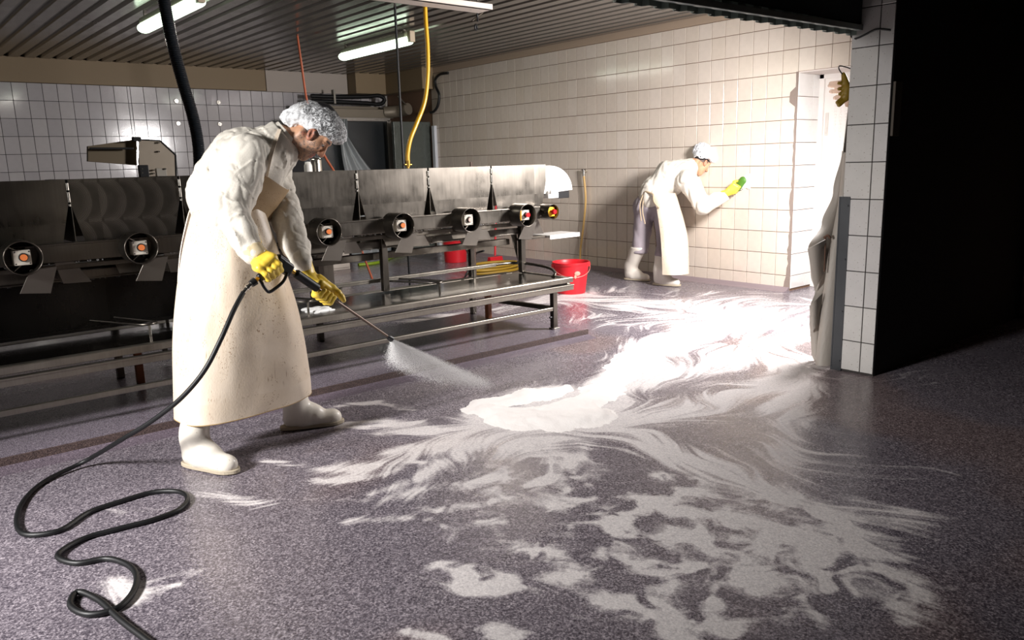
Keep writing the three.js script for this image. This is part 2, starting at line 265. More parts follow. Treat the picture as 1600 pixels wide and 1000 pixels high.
function nearStroke(s, qx, qz) {                                          // [distance, width, direction x, z]
  let d = 1e9, w = 0.1, dx = 1, dz = 0;
  for (let i = 0; i + 1 < s.p.length; i++) {
    const ax = s.p[i][0], az = s.p[i][1], ux = s.p[i + 1][0] - ax, uz = s.p[i + 1][1] - az, L = Math.hypot(ux, uz), t = clamp(((qx - ax) * ux + (qz - az) * uz) / (L * L)), e = Math.hypot(qx - ax - ux * t, qz - az - uz * t);
    if (e < d) { d = e; w = mix(s.ws[i], s.ws[i + 1], t); dx = ux / L; dz = uz / L; }
  }
  return [d, w, dx, dz];
}
function heap(x, z) {                                                     // thickness measure of the thick suds: above 1 inside
  const wx = x + 0.12 * (fbm(x * 5, z * 5, 3) - 0.5) + 0.05 * (fbm(x * 19 + 7, z * 19, 2) - 0.5), wz = z + 0.12 * (fbm(x * 5 + 40, z * 5, 3) - 0.5) + 0.05 * (fbm(x * 19 + 70, z * 19, 2) - 0.5);
  let best = 0; for (let i = 0; i < 3; i++) { const s = strokes[i]; if (x < s.box[0] || x > s.box[1] || z < s.box[2] || z > s.box[3]) continue; const [d, w] = nearStroke(s, wx, wz); best = Math.max(best, 2 - 1.12 * d / w); } return best;
}
const HIT = FL(800, 650);
// how much suds lies at a point, the way it was swept, and how clotted it is
function flow(x, z) {
  const wx = x + 0.13 * (fbm(x * 2.1, z * 2.1, 3) - 0.5) + 0.05 * (fbm(x * 8 + 7, z * 8, 2) - 0.5), wz = z + 0.13 * (fbm(x * 2.1 + 40, z * 2.1, 3) - 0.5) + 0.05 * (fbm(x * 8 + 70, z * 8, 2) - 0.5);
  let clear = 1, vx = 0.12 * (x - HIT[0]), vz = 0.12 * (z - HIT[1]), clot = 0, solid = 0; { const l = Math.hypot(vx, vz) + 1e-6; vx *= 0.08 / l; vz *= 0.08 / l; }
  for (const s of strokes) {
    if (x < s.box[0] || x > s.box[1] || z < s.box[2] || z > s.box[3]) continue;
    const [d, w, dx, dz] = nearStroke(s, wx, wz), f = Math.exp(-1.1 * sq(d / w)); if (f < 0.02) continue;
    const m = Math.min(0.97, s.amount * f); clear *= 1 - m; const sg = dx * vx + dz * vz < 0 ? -1 : 1; vx += sg * dx * m; vz += sg * dz * m; if (s.fray > 1) clot = Math.max(clot, f); if (s.streak < 0.45) solid = Math.max(solid, f);
  }
  const turn = 2.6 * (fbm(x * 1.6 + 9, z * 1.6, 3) - 0.5) + 1.4 * (fbm(x * 5 + 3, z * 5, 2) - 0.5), c = Math.cos(turn), sn = Math.sin(turn), l = Math.hypot(vx, vz) || 1;
  return [1 - clear, (vx * c - vz * sn) / l, (vx * sn + vz * c) / l, clot, solid];
}
function floorMaps(x0, z0, size, n) {
  const half = n / 2, W = half + 1, cell = size / half, K = W * W, milk = new Float32Array(K), DX = new Float32Array(K), DZ = new Float32Array(K), clot = new Float32Array(K), sol = new Float32Array(K), na = new Float32Array(K), nb = new Float32Array(K), S = new Float32Array(K);
  for (let j = 0; j < W; j++) for (let i = 0; i < W; i++) { const k = j * W + i, x = x0 + cell * i, z = z0 + cell * j; [milk[k], DX[k], DZ[k], clot[k], sol[k]] = flow(x, z); na[k] = n2(x * 85, z * 85); nb[k] = n2(x * 26 + 5, z * 26); }
  for (let j = 0; j < W; j++) for (let i = 0; i < W; i++) {               // noise smeared along the flow gives the fibres of the suds
    const k = j * W + i, x = x0 + cell * i, z = z0 + cell * j; if (milk[k] < 0.03) { S[k] = 0; continue; }
    let a = na[k], b = nb[k], n1 = 1;
    for (const s of [1, -1]) { let px = i, pz = j, ox = DX[k] * s, oz = DZ[k] * s; for (let t = 0; t < 22; t++) { px += ox * 0.012 / cell; pz += oz * 0.012 / cell; const q = Math.round(pz) * W + Math.round(px); if (px < 0 || pz < 0 || px > half || pz > half) break; const wgt = 1 - t / 22; a += na[q] * wgt; b += nb[q] * wgt; n1 += wgt; const e = DX[q] * ox + DZ[q] * oz < 0 ? -1 : 1; ox = DX[q] * e; oz = DZ[q] * e; } }
    const fib = 0.5 + 2.3 * (a / n1 - 0.5) * 1.0 + 1.7 * (b / n1 - 0.5), cl = fbm(x * 12 + 2 * fbm(x * 8, z * 8, 2), z * 12 + 2 * fbm(x * 8 + 30, z * 8, 2), 4), big = fbm(x * 3.2 + 60, z * 3.2, 3);
    const g = clamp(clot[k] * 1.4) * (1 - sol[k]); S[k] = milk[k] + (1 - 0.85 * clamp(sol[k] * 1.5)) * (mix(1.25 * (fib - 0.5), 0.35 * (fib - 0.5) + 3.0 * (cl - 0.51), g) + 0.5 * (big - 0.5));
  }
  const alpha = (x, y) => { const fx = x / 2, fy = y / 2, i = Math.min(half - 1, fx | 0), j = Math.min(half - 1, fy | 0), u = fx - i, v = fy - j, k = j * W + i; return mix(mix(S[k], S[k + 1], u), mix(S[k + W], S[k + W + 1], u), v); };
  const px = size / n, col = new Uint8Array(n * n * 4), rou = new Uint8Array(n * n * 4), r = rng(5);
  for (let y = 0; y < n; y++) for (let x = 0; x < n; x++) {
    const wx = x0 + x * px, wz = z0 + y * px, k = 4 * (y * n + x);
    const g = n2(wx * 210, wz * 210) * 0.55 + r() * 0.45, big = fbm(wx * 1.3, wz * 1.3, 3), rusty = smooth(0.54, 0.72, fbm(wx * 1.1 + 30, wz * 1.4, 3));
    const gg = (g - 0.5) * (g > 0.5 ? 1.25 : 0.8); let cr = 108 + 165 * gg + 18 * (big - 0.5), cg = 101 + 160 * gg + 17 * (big - 0.5), cb = 109 + 158 * gg + 16 * (big - 0.5);
    cr += 7 * rusty; cb -= 6 * rusty;
    const s = alpha(x, y), bub = 0.9 + 0.1 * n2(wx * 120, wz * 120), a = clamp((0.50 * smooth(0.28, 0.66, s) * (0.85 + 0.4 * (g - 0.4)) + 0.38 * smooth(0.58, 0.92, s)) * bub, 0, 0.97), thick = smooth(0.55, 0.95, s);
    col[k] = mix(cr, 243, a); col[k + 1] = mix(cg, 237, a); col[k + 2] = mix(cb, 234, a); col[k + 3] = 255;
    const wet = fbm(wx * 3, wz * 3, 3); rou[k] = 0; rou[k + 1] = clamp(mix(34 + 70 * wet + 30 * (g - 0.5), 180, thick), 18, 255); rou[k + 2] = 255; rou[k + 3] = 255;
  }
  const T = (d, c) => { const t = new THREE.DataTexture(d, n, n); t.magFilter = THREE.LinearFilter; t.minFilter = THREE.LinearMipmapLinearFilter; t.generateMipmaps = true; if (c) t.colorSpace = THREE.SRGBColorSpace; t.needsUpdate = true; return t; };
  return { map: T(col, true), roughnessMap: T(rou, false) };
}
const resinBump = grit.clone(); resinBump.needsUpdate = true;
function floorPiece(x0, x1, z0, z1) {                                     // uv in the square map that covers the piece
  const size = Math.max(x1 - x0, z1 - z0), g = new THREE.BufferGeometry();
  g.setAttribute('position', new THREE.Float32BufferAttribute([x0, 0, z0, x1, 0, z0, x1, 0, z1, x0, 0, z1], 3)); g.setAttribute('normal', new THREE.Float32BufferAttribute([0, 1, 0, 0, 1, 0, 0, 1, 0, 0, 1, 0], 3));
  g.setAttribute('uv', new THREE.Float32BufferAttribute([0, 0, (x1 - x0) / size, 0, (x1 - x0) / size, (z1 - z0) / size, 0, (z1 - z0) / size], 2)); g.setIndex([0, 2, 1, 0, 3, 2]);
  return { g, size };
}
const floorMat = (x0, z0, size, n) => { const b = grit.clone(); b.repeat.set(size / 0.9, size / 0.9); b.needsUpdate = true; return phy({ ...floorMaps(x0, z0, size, n), roughness: 1, bumpMap: b, bumpScale: 0.0014, clearcoat: 0.0, specularIntensity: 0.9 }); };
{
  const A = floorPiece(0, 4.4, -4.4, 0), B = floorPiece(0, 7.2, -11, -4.4), C = floorPiece(4.4, 7.2, -4.4, 2.6), D = floorPiece(-3, 0, -11, 2.6), E2 = floorPiece(0, 4.4, 0, 2.6);
  const mA = floorMat(0, -4.4, A.size, 2048), mB = floorMat(0, -11, B.size, 1536), mC = floorMat(4.4, -4.4, C.size, 1536);
  const plain = tex(512, 512, (x, y, o) => { const g = n2(x / 1.6, y / 1.6); o[0] = 112 + 120 * (g - 0.5); o[1] = 104 + 116 * (g - 0.5); o[2] = 114 + 116 * (g - 0.5); }), pb = grit.clone(); plain.repeat.set(9, 9); pb.repeat.set(9, 9); pb.needsUpdate = true;
  const mD = phy({ map: plain, roughness: 0.35, bumpMap: pb, bumpScale: 0.002 });
  const slab = bx(-3, -0.2, -11, 7.2, -0.02, 2.6, 0);
  const parts = [A.g, B.g, C.g, D.g, E2.g, slab].map((g) => g.index ? g.toNonIndexed() : g), g = mergeGeometries(parts, true);
  const m = structure('floor', g, [mA, mB, mC, mD, mD, mD]);
  // plinth under the machine with a sloped edge
  const s = new THREE.Shape([[-3.89, 0], [-3.90, 0.05], [-5.05, 0.05], [-5.12, 0]].map(([z, y]) => new THREE.Vector2(-z, y)));
  const p = new THREE.ExtrudeGeometry(s, { depth: 6.0, bevelEnabled: false }); p.rotateY(Math.PI / 2);
  // after the turn the shape's x runs along -z and the extrusion along +x
  const pp = p.attributes.position; for (let i = 0; i < pp.count; i++) { const x = pp.getX(i), y = pp.getY(i), z = pp.getZ(i); let X = x - 2.06; if (X > 3 && y > 0.02) X -= 0.06; pp.setXYZ(i, X, y, z); } p.computeVertexNormals();
  const pm = phy({ map: plain.clone(), roughness: 0.3, bumpMap: pb.clone(), bumpScale: 0.003 }); pm.map.repeat.set(1.6, 1.6); pm.map.needsUpdate = true; pm.bumpMap.repeat.set(1.6, 1.6); pm.bumpMap.needsUpdate = true; pm.color.set(0xffffff); pm.roughness = 0.13;
  const pl = structure('floor_plinth', metricUV(p), pm), em = pm.clone(), fm = pm.clone(); em.color.set(0xb9a592); em.roughness = 0.6; fm.color.set(0xe6e0e2); fm.roughness = 0.35;
  mk('plinth_edge', metricUV(new THREE.BoxGeometry(5.9, 0.046, 0.012).translate(0.99, 0.027, -3.888)), em, pl);
  const fs = new THREE.Shape([[0, 0], [0, 0.016], [0.03, 0.008], [0.085, 0]].map(([a, b]) => new THREE.Vector2(a, b))), fg = new THREE.ExtrudeGeometry(fs, { depth: 5.9, bevelEnabled: false }); fg.applyMatrix4(new THREE.Matrix4().makeBasis(V(0, 0, 1), V(0, 1, 0), V(-1, 0, 0)).setPosition(3.94, 0, -3.883)); mk('plinth_fillet', metricUV(fg), fm, pl);
}
// --- tiles
const tileGeos = new Map();
function tileGeo(w, h, d = 0.008, b = 0.0014) {                           // glazed tile in the xy plane, face towards +z, bevelled
  const key = [w, h].map((v) => v.toFixed(3)).join('x'); if (tileGeos.has(key)) return tileGeos.get(key);
  const X = w / 2, Y = h / 2, P = [[-X, -Y, 0], [X, -Y, 0], [X, Y, 0], [-X, Y, 0], [-X, -Y, d - b], [X, -Y, d - b], [X, Y, d - b], [-X, Y, d - b], [-X + b, -Y + b, d], [X - b, -Y + b, d], [X - b, Y - b, d], [-X + b, Y - b, d]];
  const g = new THREE.BufferGeometry(); g.setAttribute('position', new THREE.Float32BufferAttribute(P.flat(), 3)); const I = [8, 9, 10, 8, 10, 11];
  for (let i = 0; i < 4; i++) { const j = (i + 1) % 4; I.push(i, j, 4 + j, i, 4 + j, 4 + i, 4 + i, 4 + j, 8 + j, 4 + i, 8 + j, 8 + i); }
  g.setIndex(I); const r = metricUV((() => { const q = g.toNonIndexed(); q.computeVertexNormals(); return q; })()); tileGeos.set(key, r); return r;
}
const speck = (seed, n) => { const r = rng(seed), dots = []; for (let i = 0; i < n; i++) dots.push([r() * 256, r() * 256, 0.5 + 1.2 * r() * r(), r()]); return tex(256, 256, (x, y, o) => { let k = 0; for (const [a, b, s, t] of dots) { if (Math.abs(x - a) < 4 && Math.abs(y - b) < 4) k = Math.max(k, t * smooth(s + 0.8, s * 0.3, Math.hypot(x - a, y - b))); } const v = 250 - 8 * fbm(x / 30, y / 30, 3); o[0] = v - 120 * k; o[1] = v - 135 * k; o[2] = v - 150 * k; }); };
const cleanSpeck = speck(3, 16), dirtySpeck = speck(4, 170);
for (const t of [cleanSpeck, dirtySpeck]) t.repeat.set(2.2, 2.2);
const glaze = (c, map, r = 0.16) => phy({ color: c, roughness: r, map, clearcoat: 0.3, clearcoatRoughness: 0.08, bumpMap: grit, bumpScale: 0.0004 });
const creamTiles = [0xe6d9cb, 0xe5d8c9, 0xe8dccf, 0xe3d6c8].map((c) => glaze(c, cleanSpeck));
const greyTiles = [0xc6c2c4, 0xcac6c8, 0xc1bdc0, 0xcdc9ca].map((c) => glaze(c, cleanSpeck, 0.12));
const pillarTiles = [0xc9c6c4, 0xcdcac6, 0xc5c2c0].map((c) => glaze(c, dirtySpeck, 0.22));
const whiteTiles = [0xeeebe8, 0xf0eeeb, 0xebe8e4].map((c) => glaze(c, cleanSpeck));
const groutBrown = std({ color: 0x7a5f4b, roughness: 0.9, bumpMap: grit, bumpScale: 0.002 }), groutDark = std({ color: 0x34302e, roughness: 0.9 }), groutGrey = std({ color: 0x4b4647, roughness: 0.9 }), groutPale = std({ color: 0xd8cfc8, roughness: 0.9 });
// spots: [[u, v, w, h], ...] on the plane origin + u*U + v*V; the nearest `many` are parts, the rest one joined part
function layTiles(parent, spots, O, U, W, mats, seed, many = 300) {
  const N = U.clone().cross(W), r = rng(seed), rest = new Map(), basis = new THREE.Matrix4().makeBasis(U, W, N);
  spots.forEach(([u, v, w, h], i) => {
    const mat = mats[Math.floor(r() * mats.length)], c = O.clone().addScaledVector(U, u + w / 2).addScaledVector(W, v + h / 2).addScaledVector(N, (r() - 0.5) * 0.0008);
    const q = new THREE.Quaternion().setFromRotationMatrix(basis).multiply(new THREE.Quaternion().setFromEuler(new THREE.Euler((r() - 0.5) * 0.006, (r() - 0.5) * 0.006, (r() - 0.5) * 0.003)));
    if (i < many) { const m = mk('tile', tileGeo(w, h), mat, parent); m.position.copy(c); m.quaternion.copy(q); } else { const g = tileGeo(w, h).clone(); g.applyMatrix4(new THREE.Matrix4().compose(c, q, V(1, 1, 1))); if (!rest.has(mat)) rest.set(mat, []); rest.get(mat).push(g); }
  });
  if (rest.size) { const m = mk('tiles', mergeGeometries([...rest.values()].map((l) => mergeGeometries(l)), true), [...rest.keys()], parent); m.userData.kind = 'stuff'; }
}
const JT = 0.005;                                                        // joint width
const tileAt = (u, v, w = TW, h = TH) => [u + JT / 2, v + JT / 2, w - JT, h - JT];
// --- right wall, with the doorway
const DOOR0 = -3.862, DOOR1 = -2.95, LINTEL = 1.95;
{
  const w = structure('wall_right', [bx(XW, 0, ZB - 0.2, XW + 0.42, CEIL + 0.1, DOOR0, 0), bx(XW, LINTEL, DOOR0, XW + 0.42, CEIL + 0.1, DOOR1, 0), bx(XW, 0, DOOR1, XW + 0.42, CEIL + 0.1, 2.6, 0)], groutBrown);
  // plane seen from the room: U along +z, W up, N towards -x
  const spots = [], rowY = [0.14, ...Array.from({ length: 12 }, (_, i) => 0.14 + TH * i)];
  for (let c = 0; c < 37; c++) { const z = DOOR0 - TW * (c + 1); for (let r = 0; r < 13; r++) { const y0 = r === 0 ? 0.02 : 0.14 + TH * (r - 1), y1 = Math.min(0.14 + TH * r, 2.49); if (y1 - y0 > 0.03) spots.push(tileAt(z - ZB, y0, TW, y1 - y0)); } }
  const over = []; for (let c = 0; c < 11; c++) for (let r = 10; r < 13; r++) { const y0 = Math.max(LINTEL, 0.14 + TH * (r - 1)), y1 = Math.min(0.14 + TH * r, 2.49); if (y1 - y0 > 0.03) over.push(tileAt(DOOR0 + TW * c - ZB, y0, TW, y1 - y0)); }
  // chipped corner by the doorway: the outermost column is left out where bare mortar shows
  const all = [...over, ...spots];
  layTiles(w, all, V(XW, 0, ZB), V(0, 0, 1), V(0, 1, 0), creamTiles, 11);
  const mortar = std({ color: 0x8d7f76, roughness: 0.95, bumpMap: grit, bumpScale: 0.006 });
  const r = rng(21), pts = [];
  for (let i = 0; i <= 46; i++) { const y = LINTEL - i * LINTEL / 46; pts.push([0.012 + 0.022 * r() * (i > 22 ? 1.2 : 0.55) + (Math.abs(y - 1.73) < 0.07 ? 0.05 : 0) + (y < 0.14 ? 0.06 * (1 - y / 0.14) : 0), y]); }
  const sh = new THREE.Shape([new THREE.Vector2(0, LINTEL), ...pts.map(([d, y]) => new THREE.Vector2(d, y)), new THREE.Vector2(0, 0)]);
  const cg = new THREE.ExtrudeGeometry(sh, { depth: 0.011, bevelEnabled: false }); cg.applyMatrix4(new THREE.Matrix4().makeBasis(V(0, 0, -1), V(0, 1, 0), V(1, 0, 0)).setPosition(XW - 0.0095, 0, DOOR0)); cg.index || 0;
  const f = cg.attributes.position; mk('door_soffit', bx(XW + 0.001, LINTEL - 0.012, DOOR0, XW + 0.36, LINTEL + 0.004, DOOR1, 0.002), groutPale, w); mk('mortar_edge', metricUV(cg), std({ color: 0x8d7f76, roughness: 0.95, side: THREE.DoubleSide, bumpMap: grit, bumpScale: 0.006 }), w);
  // reveal of the doorway
  const jamb = []; for (let r2 = 0; r2 < 10; r2++) { const y0 = r2 === 0 ? 0.02 : 0.14 + TH * (r2 - 1), y1 = Math.min(0.14 + TH * r2, LINTEL - 0.01); for (const [u, ww] of [[0.0, 0.25], [0.25, 0.13]]) jamb.push(tileAt(u, y0, ww, y1 - y0)); }
  layTiles(w, jamb, V(XW, 0, DOOR0), V(1, 0, 0), V(0, 1, 0), whiteTiles, 12);
  const dm = std({ color: 0xe8e3de, roughness: 0.5 });
  const d = structure('door_1', [bx(XW + 0.37, 0.02, DOOR0 + 0.05, XW + 0.41, LINTEL - 0.04, DOOR1 - 0.05, 0.004), bx(XW + 0.35, 0, DOOR0, XW + 0.42, LINTEL, DOOR0 + 0.05, 0.004), bx(XW + 0.35, LINTEL - 0.05, DOOR0, XW + 0.42, LINTEL, DOOR1, 0.004)], dm);
  mk('lock_plate', [bx(XW + 0.362, 1.40, DOOR0 + 0.07, XW + 0.37, 1.60, DOOR0 + 0.1, 0.002), bx(XW + 0.352, 1.42, DOOR0 + 0.075, XW + 0.362, 1.47, DOOR0 + 0.095, 0.002)], std({ color: 0xcfc9c2, roughness: 0.4 }), d);
  const dim = []; const one = new THREE.SphereGeometry(0.011, 8, 5); one.scale(0.35, 1, 1); for (let i = 0; i < 60; i++) for (let k = 0; k < 6; k++) { const q = one.clone(); q.translate(XW + 0.37, 0.12 + i * 0.028, DOOR0 + 0.16 + k * 0.05); dim.push(q); }
  const dd = mk('door_dimples', dim, dm, d); dd.userData.kind = 'stuff';
  structure('trim_1', bx(XW - 0.012, 2.492, ZB, XW + 0.01, CEIL + 0.01, DOOR1 + 0.8, 0.003), std({ color: 0xb09c88, roughness: 0.6, bumpMap: grit, bumpScale: 0.001 }));
  // resin cove along the foot of the wall
  const cv = new THREE.Shape([[0, 0], [0, 0.035], [0.012, 0.03], [0.05, 0.006], [0.09, 0]].map(([a, b]) => new THREE.Vector2(a, b)));
  const cvg = new THREE.ExtrudeGeometry(cv, { depth: DOOR0 - ZB, bevelEnabled: false }); cvg.applyMatrix4(new THREE.Matrix4().makeBasis(V(-1, 0, 0), V(0, 1, 0), V(0, 0, -1)).setPosition(XW - 0.008, 0, DOOR0));
  structure('baseboard_right', metricUV(cvg), std({ color: 0x8a7c80, roughness: 0.5, side: THREE.DoubleSide, bumpMap: grit, bumpScale: 0.003 }));
}
// --- back wall
{
  const w = structure('wall_back', bx(-3, 0, ZB - 0.2, XW + 0.42, CEIL + 0.1, ZB, 0), groutDark), spots = [], tw = TW, x0 = 2.887 - 0.0;
  for (let c = -22; c < 24; c++) for (let r = 0; r < 7; r++) { const y = 2.29 - TH * (r + 1), x = x0 + tw * c + (c < 0 ? -0.035 : 0); if (x + tw < XW) spots.push([...tileAt(x, y), Math.abs(x - 3.6) - (x > 2.2 && x < 5.3 ? 5 : 0)]); }
  for (let r = 0; r < 7; r++) spots.push([...tileAt(x0 - 0.035, 2.29 - TH * (r + 1), 0.035, TH), -3]);
  spots.sort((a, b) => a[4] - b[4]);
  layTiles(w, spots.map((s) => s.slice(0, 4)), V(0, 0, ZB), V(1, 0, 0), V(0, 1, 0), greyTiles, 13, 200);
  const tan = std({ color: 0x8d7a5e, roughness: 0.6, bumpMap: grit, bumpScale: 0.001 }), pale = std({ color: 0xb5aaa0, roughness: 0.6 });
  const t = structure('trim_2', bx(-3, 2.29, ZB, 4.62, CEIL + 0.01, ZB + 0.06, 0.004), tan);
  mk('fascia_panel', bx(4.625, 2.285, ZB, 5.86, CEIL + 0.005, ZB + 0.07, 0.004), pale, t);
  mk('fascia_panel', bx(5.87, 2.28, ZB, XW - 0.02, CEIL + 0.01, ZB + 0.3, 0.004), tan, t);
  mk('fascia_panel', bx(XW - 0.2, 2.28, ZB + 0.3, XW - 0.013, CEIL + 0.01, -9.45, 0.004), tan, t);
  // wall studs
  for (const [px, py] of [[275, 158], [341, 160], [278, 193], [343, 194]]) { const p = onZ(px, py, ZB + 0.01); tag(mk('wall_stud', [rod(p, p.clone().add(V(0, 0, 0.02)), 0.03, 0.024), rod(p.clone().add(V(0, 0, 0.02)), p.clone().add(V(0, 0, 0.035)), 0.012, 0.01)], M.steelBright), (py < 170 ? 'upper' : 'lower') + ' steel stud on the grey back wall tiles, ' + (px < 300 ? 'left of the corrugated hose' : 'right of the corrugated hose'), 'stud'); }
}
// --- ceiling: trapezoid sheet, ribs along z
{
  const pts = [], pitch = 0.1597; for (let x = -3; x < XW + 0.1; x += pitch) pts.push([x, 0], [x + 0.098, 0], [x + 0.112, 0.028], [x + 0.145, 0.028]);
  const z0 = ZB, z1 = 2.6, pos = [], idx = [], uv = []; pts.forEach(([x, y], i) => { pos.push(x, CEIL + y, z0, x, CEIL + y, z1); uv.push(x, z0, x, z1); if (i) { const a = 2 * i - 2; idx.push(a, a + 3, a + 1, a, a + 2, a + 3); } });
  const g = new THREE.BufferGeometry(); g.setAttribute('position', new THREE.Float32BufferAttribute(pos, 3)); g.setAttribute('uv', new THREE.Float32BufferAttribute(uv, 2)); g.setIndex(idx);
  const flat = toCreasedNormals(g, 0.3);
  const cm = std({ color: 0x78736c, roughness: 0.26, metalness: 0.35, side: THREE.DoubleSide, roughnessMap: smudge });
  structure('ceiling', mergeGeometries([flat, bx(-3, CEIL + 0.06, ZB - 0.2, XW + 0.42, CEIL + 0.2, 2.8, 0)].map((q) => { const k = q.index ? q.toNonIndexed() : q; for (const n of Object.keys(k.attributes)) if (!['position', 'normal', 'uv'].includes(n)) k.deleteAttribute(n); return k; })), cm);
}
// --- wall between the wet room and the dark room where the camera stands: opening 1.865 m high left of the pillar
const PX = 4.28, ZN = -1.98;
{
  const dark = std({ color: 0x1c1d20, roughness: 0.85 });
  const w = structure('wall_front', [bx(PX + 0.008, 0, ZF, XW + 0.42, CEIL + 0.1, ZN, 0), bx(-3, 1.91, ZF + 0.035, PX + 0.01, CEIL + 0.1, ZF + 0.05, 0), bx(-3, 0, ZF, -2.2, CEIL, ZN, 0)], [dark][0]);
  const g = mk('pillar_face', bx(PX, 0, ZF + 0.002, PX + 0.008, 2.5, ZN - 0.002, 0), groutDark, w);
  const spots = []; for (let r = 0; r < 13; r++) { const y0 = r === 0 ? 0.012 : 0.186 + TH * (r - 1), y1 = Math.min(0.186 + TH * r, 2.48); if (y1 - y0 > 0.02) { spots.push(tileAt(0.0, y0, TW, y1 - y0)); spots.push(tileAt(TW, y0, 0.077, y1 - y0)); } }
  // seen from the left: U runs along -z (away), so the narrow column is the near one
  layTiles(w, spots.map(([u, v, ww, h]) => [u, v, ww, h]), V(PX, 0, ZF), V(0, 0, 1), V(0, 1, 0), pillarTiles, 14);
  structure('wall_left', bx(-3.2, 0, ZB - 0.2, -3, CEIL + 0.1, 2.8, 0), std({ color: 0x9a948f, roughness: 0.6 }));
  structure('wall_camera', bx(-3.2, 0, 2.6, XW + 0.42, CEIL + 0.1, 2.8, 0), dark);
  // corrugated cladding on the lintel
  const cl = std({ color: 0x8d9a92, roughness: 0.5 });
  const pitch = 0.121, prof = []; for (let x = -2.2; x < PX - 0.01; x += pitch) prof.push([x, 0], [x + 0.045, 0], [x + 0.057, 0.028], [x + 0.105, 0.028]);
  const pp = prof.filter(([x]) => x < PX); const mkp = (y0, y1, z) => sheet((u, v) => { const t = u * (pp.length - 1), i = Math.min(pp.length - 2, Math.floor(t)), f = t - i; return V(mix(pp[i][0], pp[i + 1][0], f), mix(y0, y1, v), z + mix(pp[i][1], pp[i + 1][1], f)); }, pp.length - 1, 1, 0.003);
  const lean = new THREE.Matrix4().makeTranslation(PX, 1.858, 0).multiply(new THREE.Matrix4().makeRotationZ(0.0095)).multiply(new THREE.Matrix4().makeTranslation(-PX, -1.858, 0));
  structure('trim_3', mkp(1.856, 2.54, ZF + 0.0).applyMatrix4(lean), cl);
  structure('trim_4', bx(-2.2, 1.876, ZF + 0.032, PX, 1.905, ZF + 0.06, 0.003).applyMatrix4(lean), std({ color: 0x858c88, roughness: 0.5, metalness: 0.4 }));
}
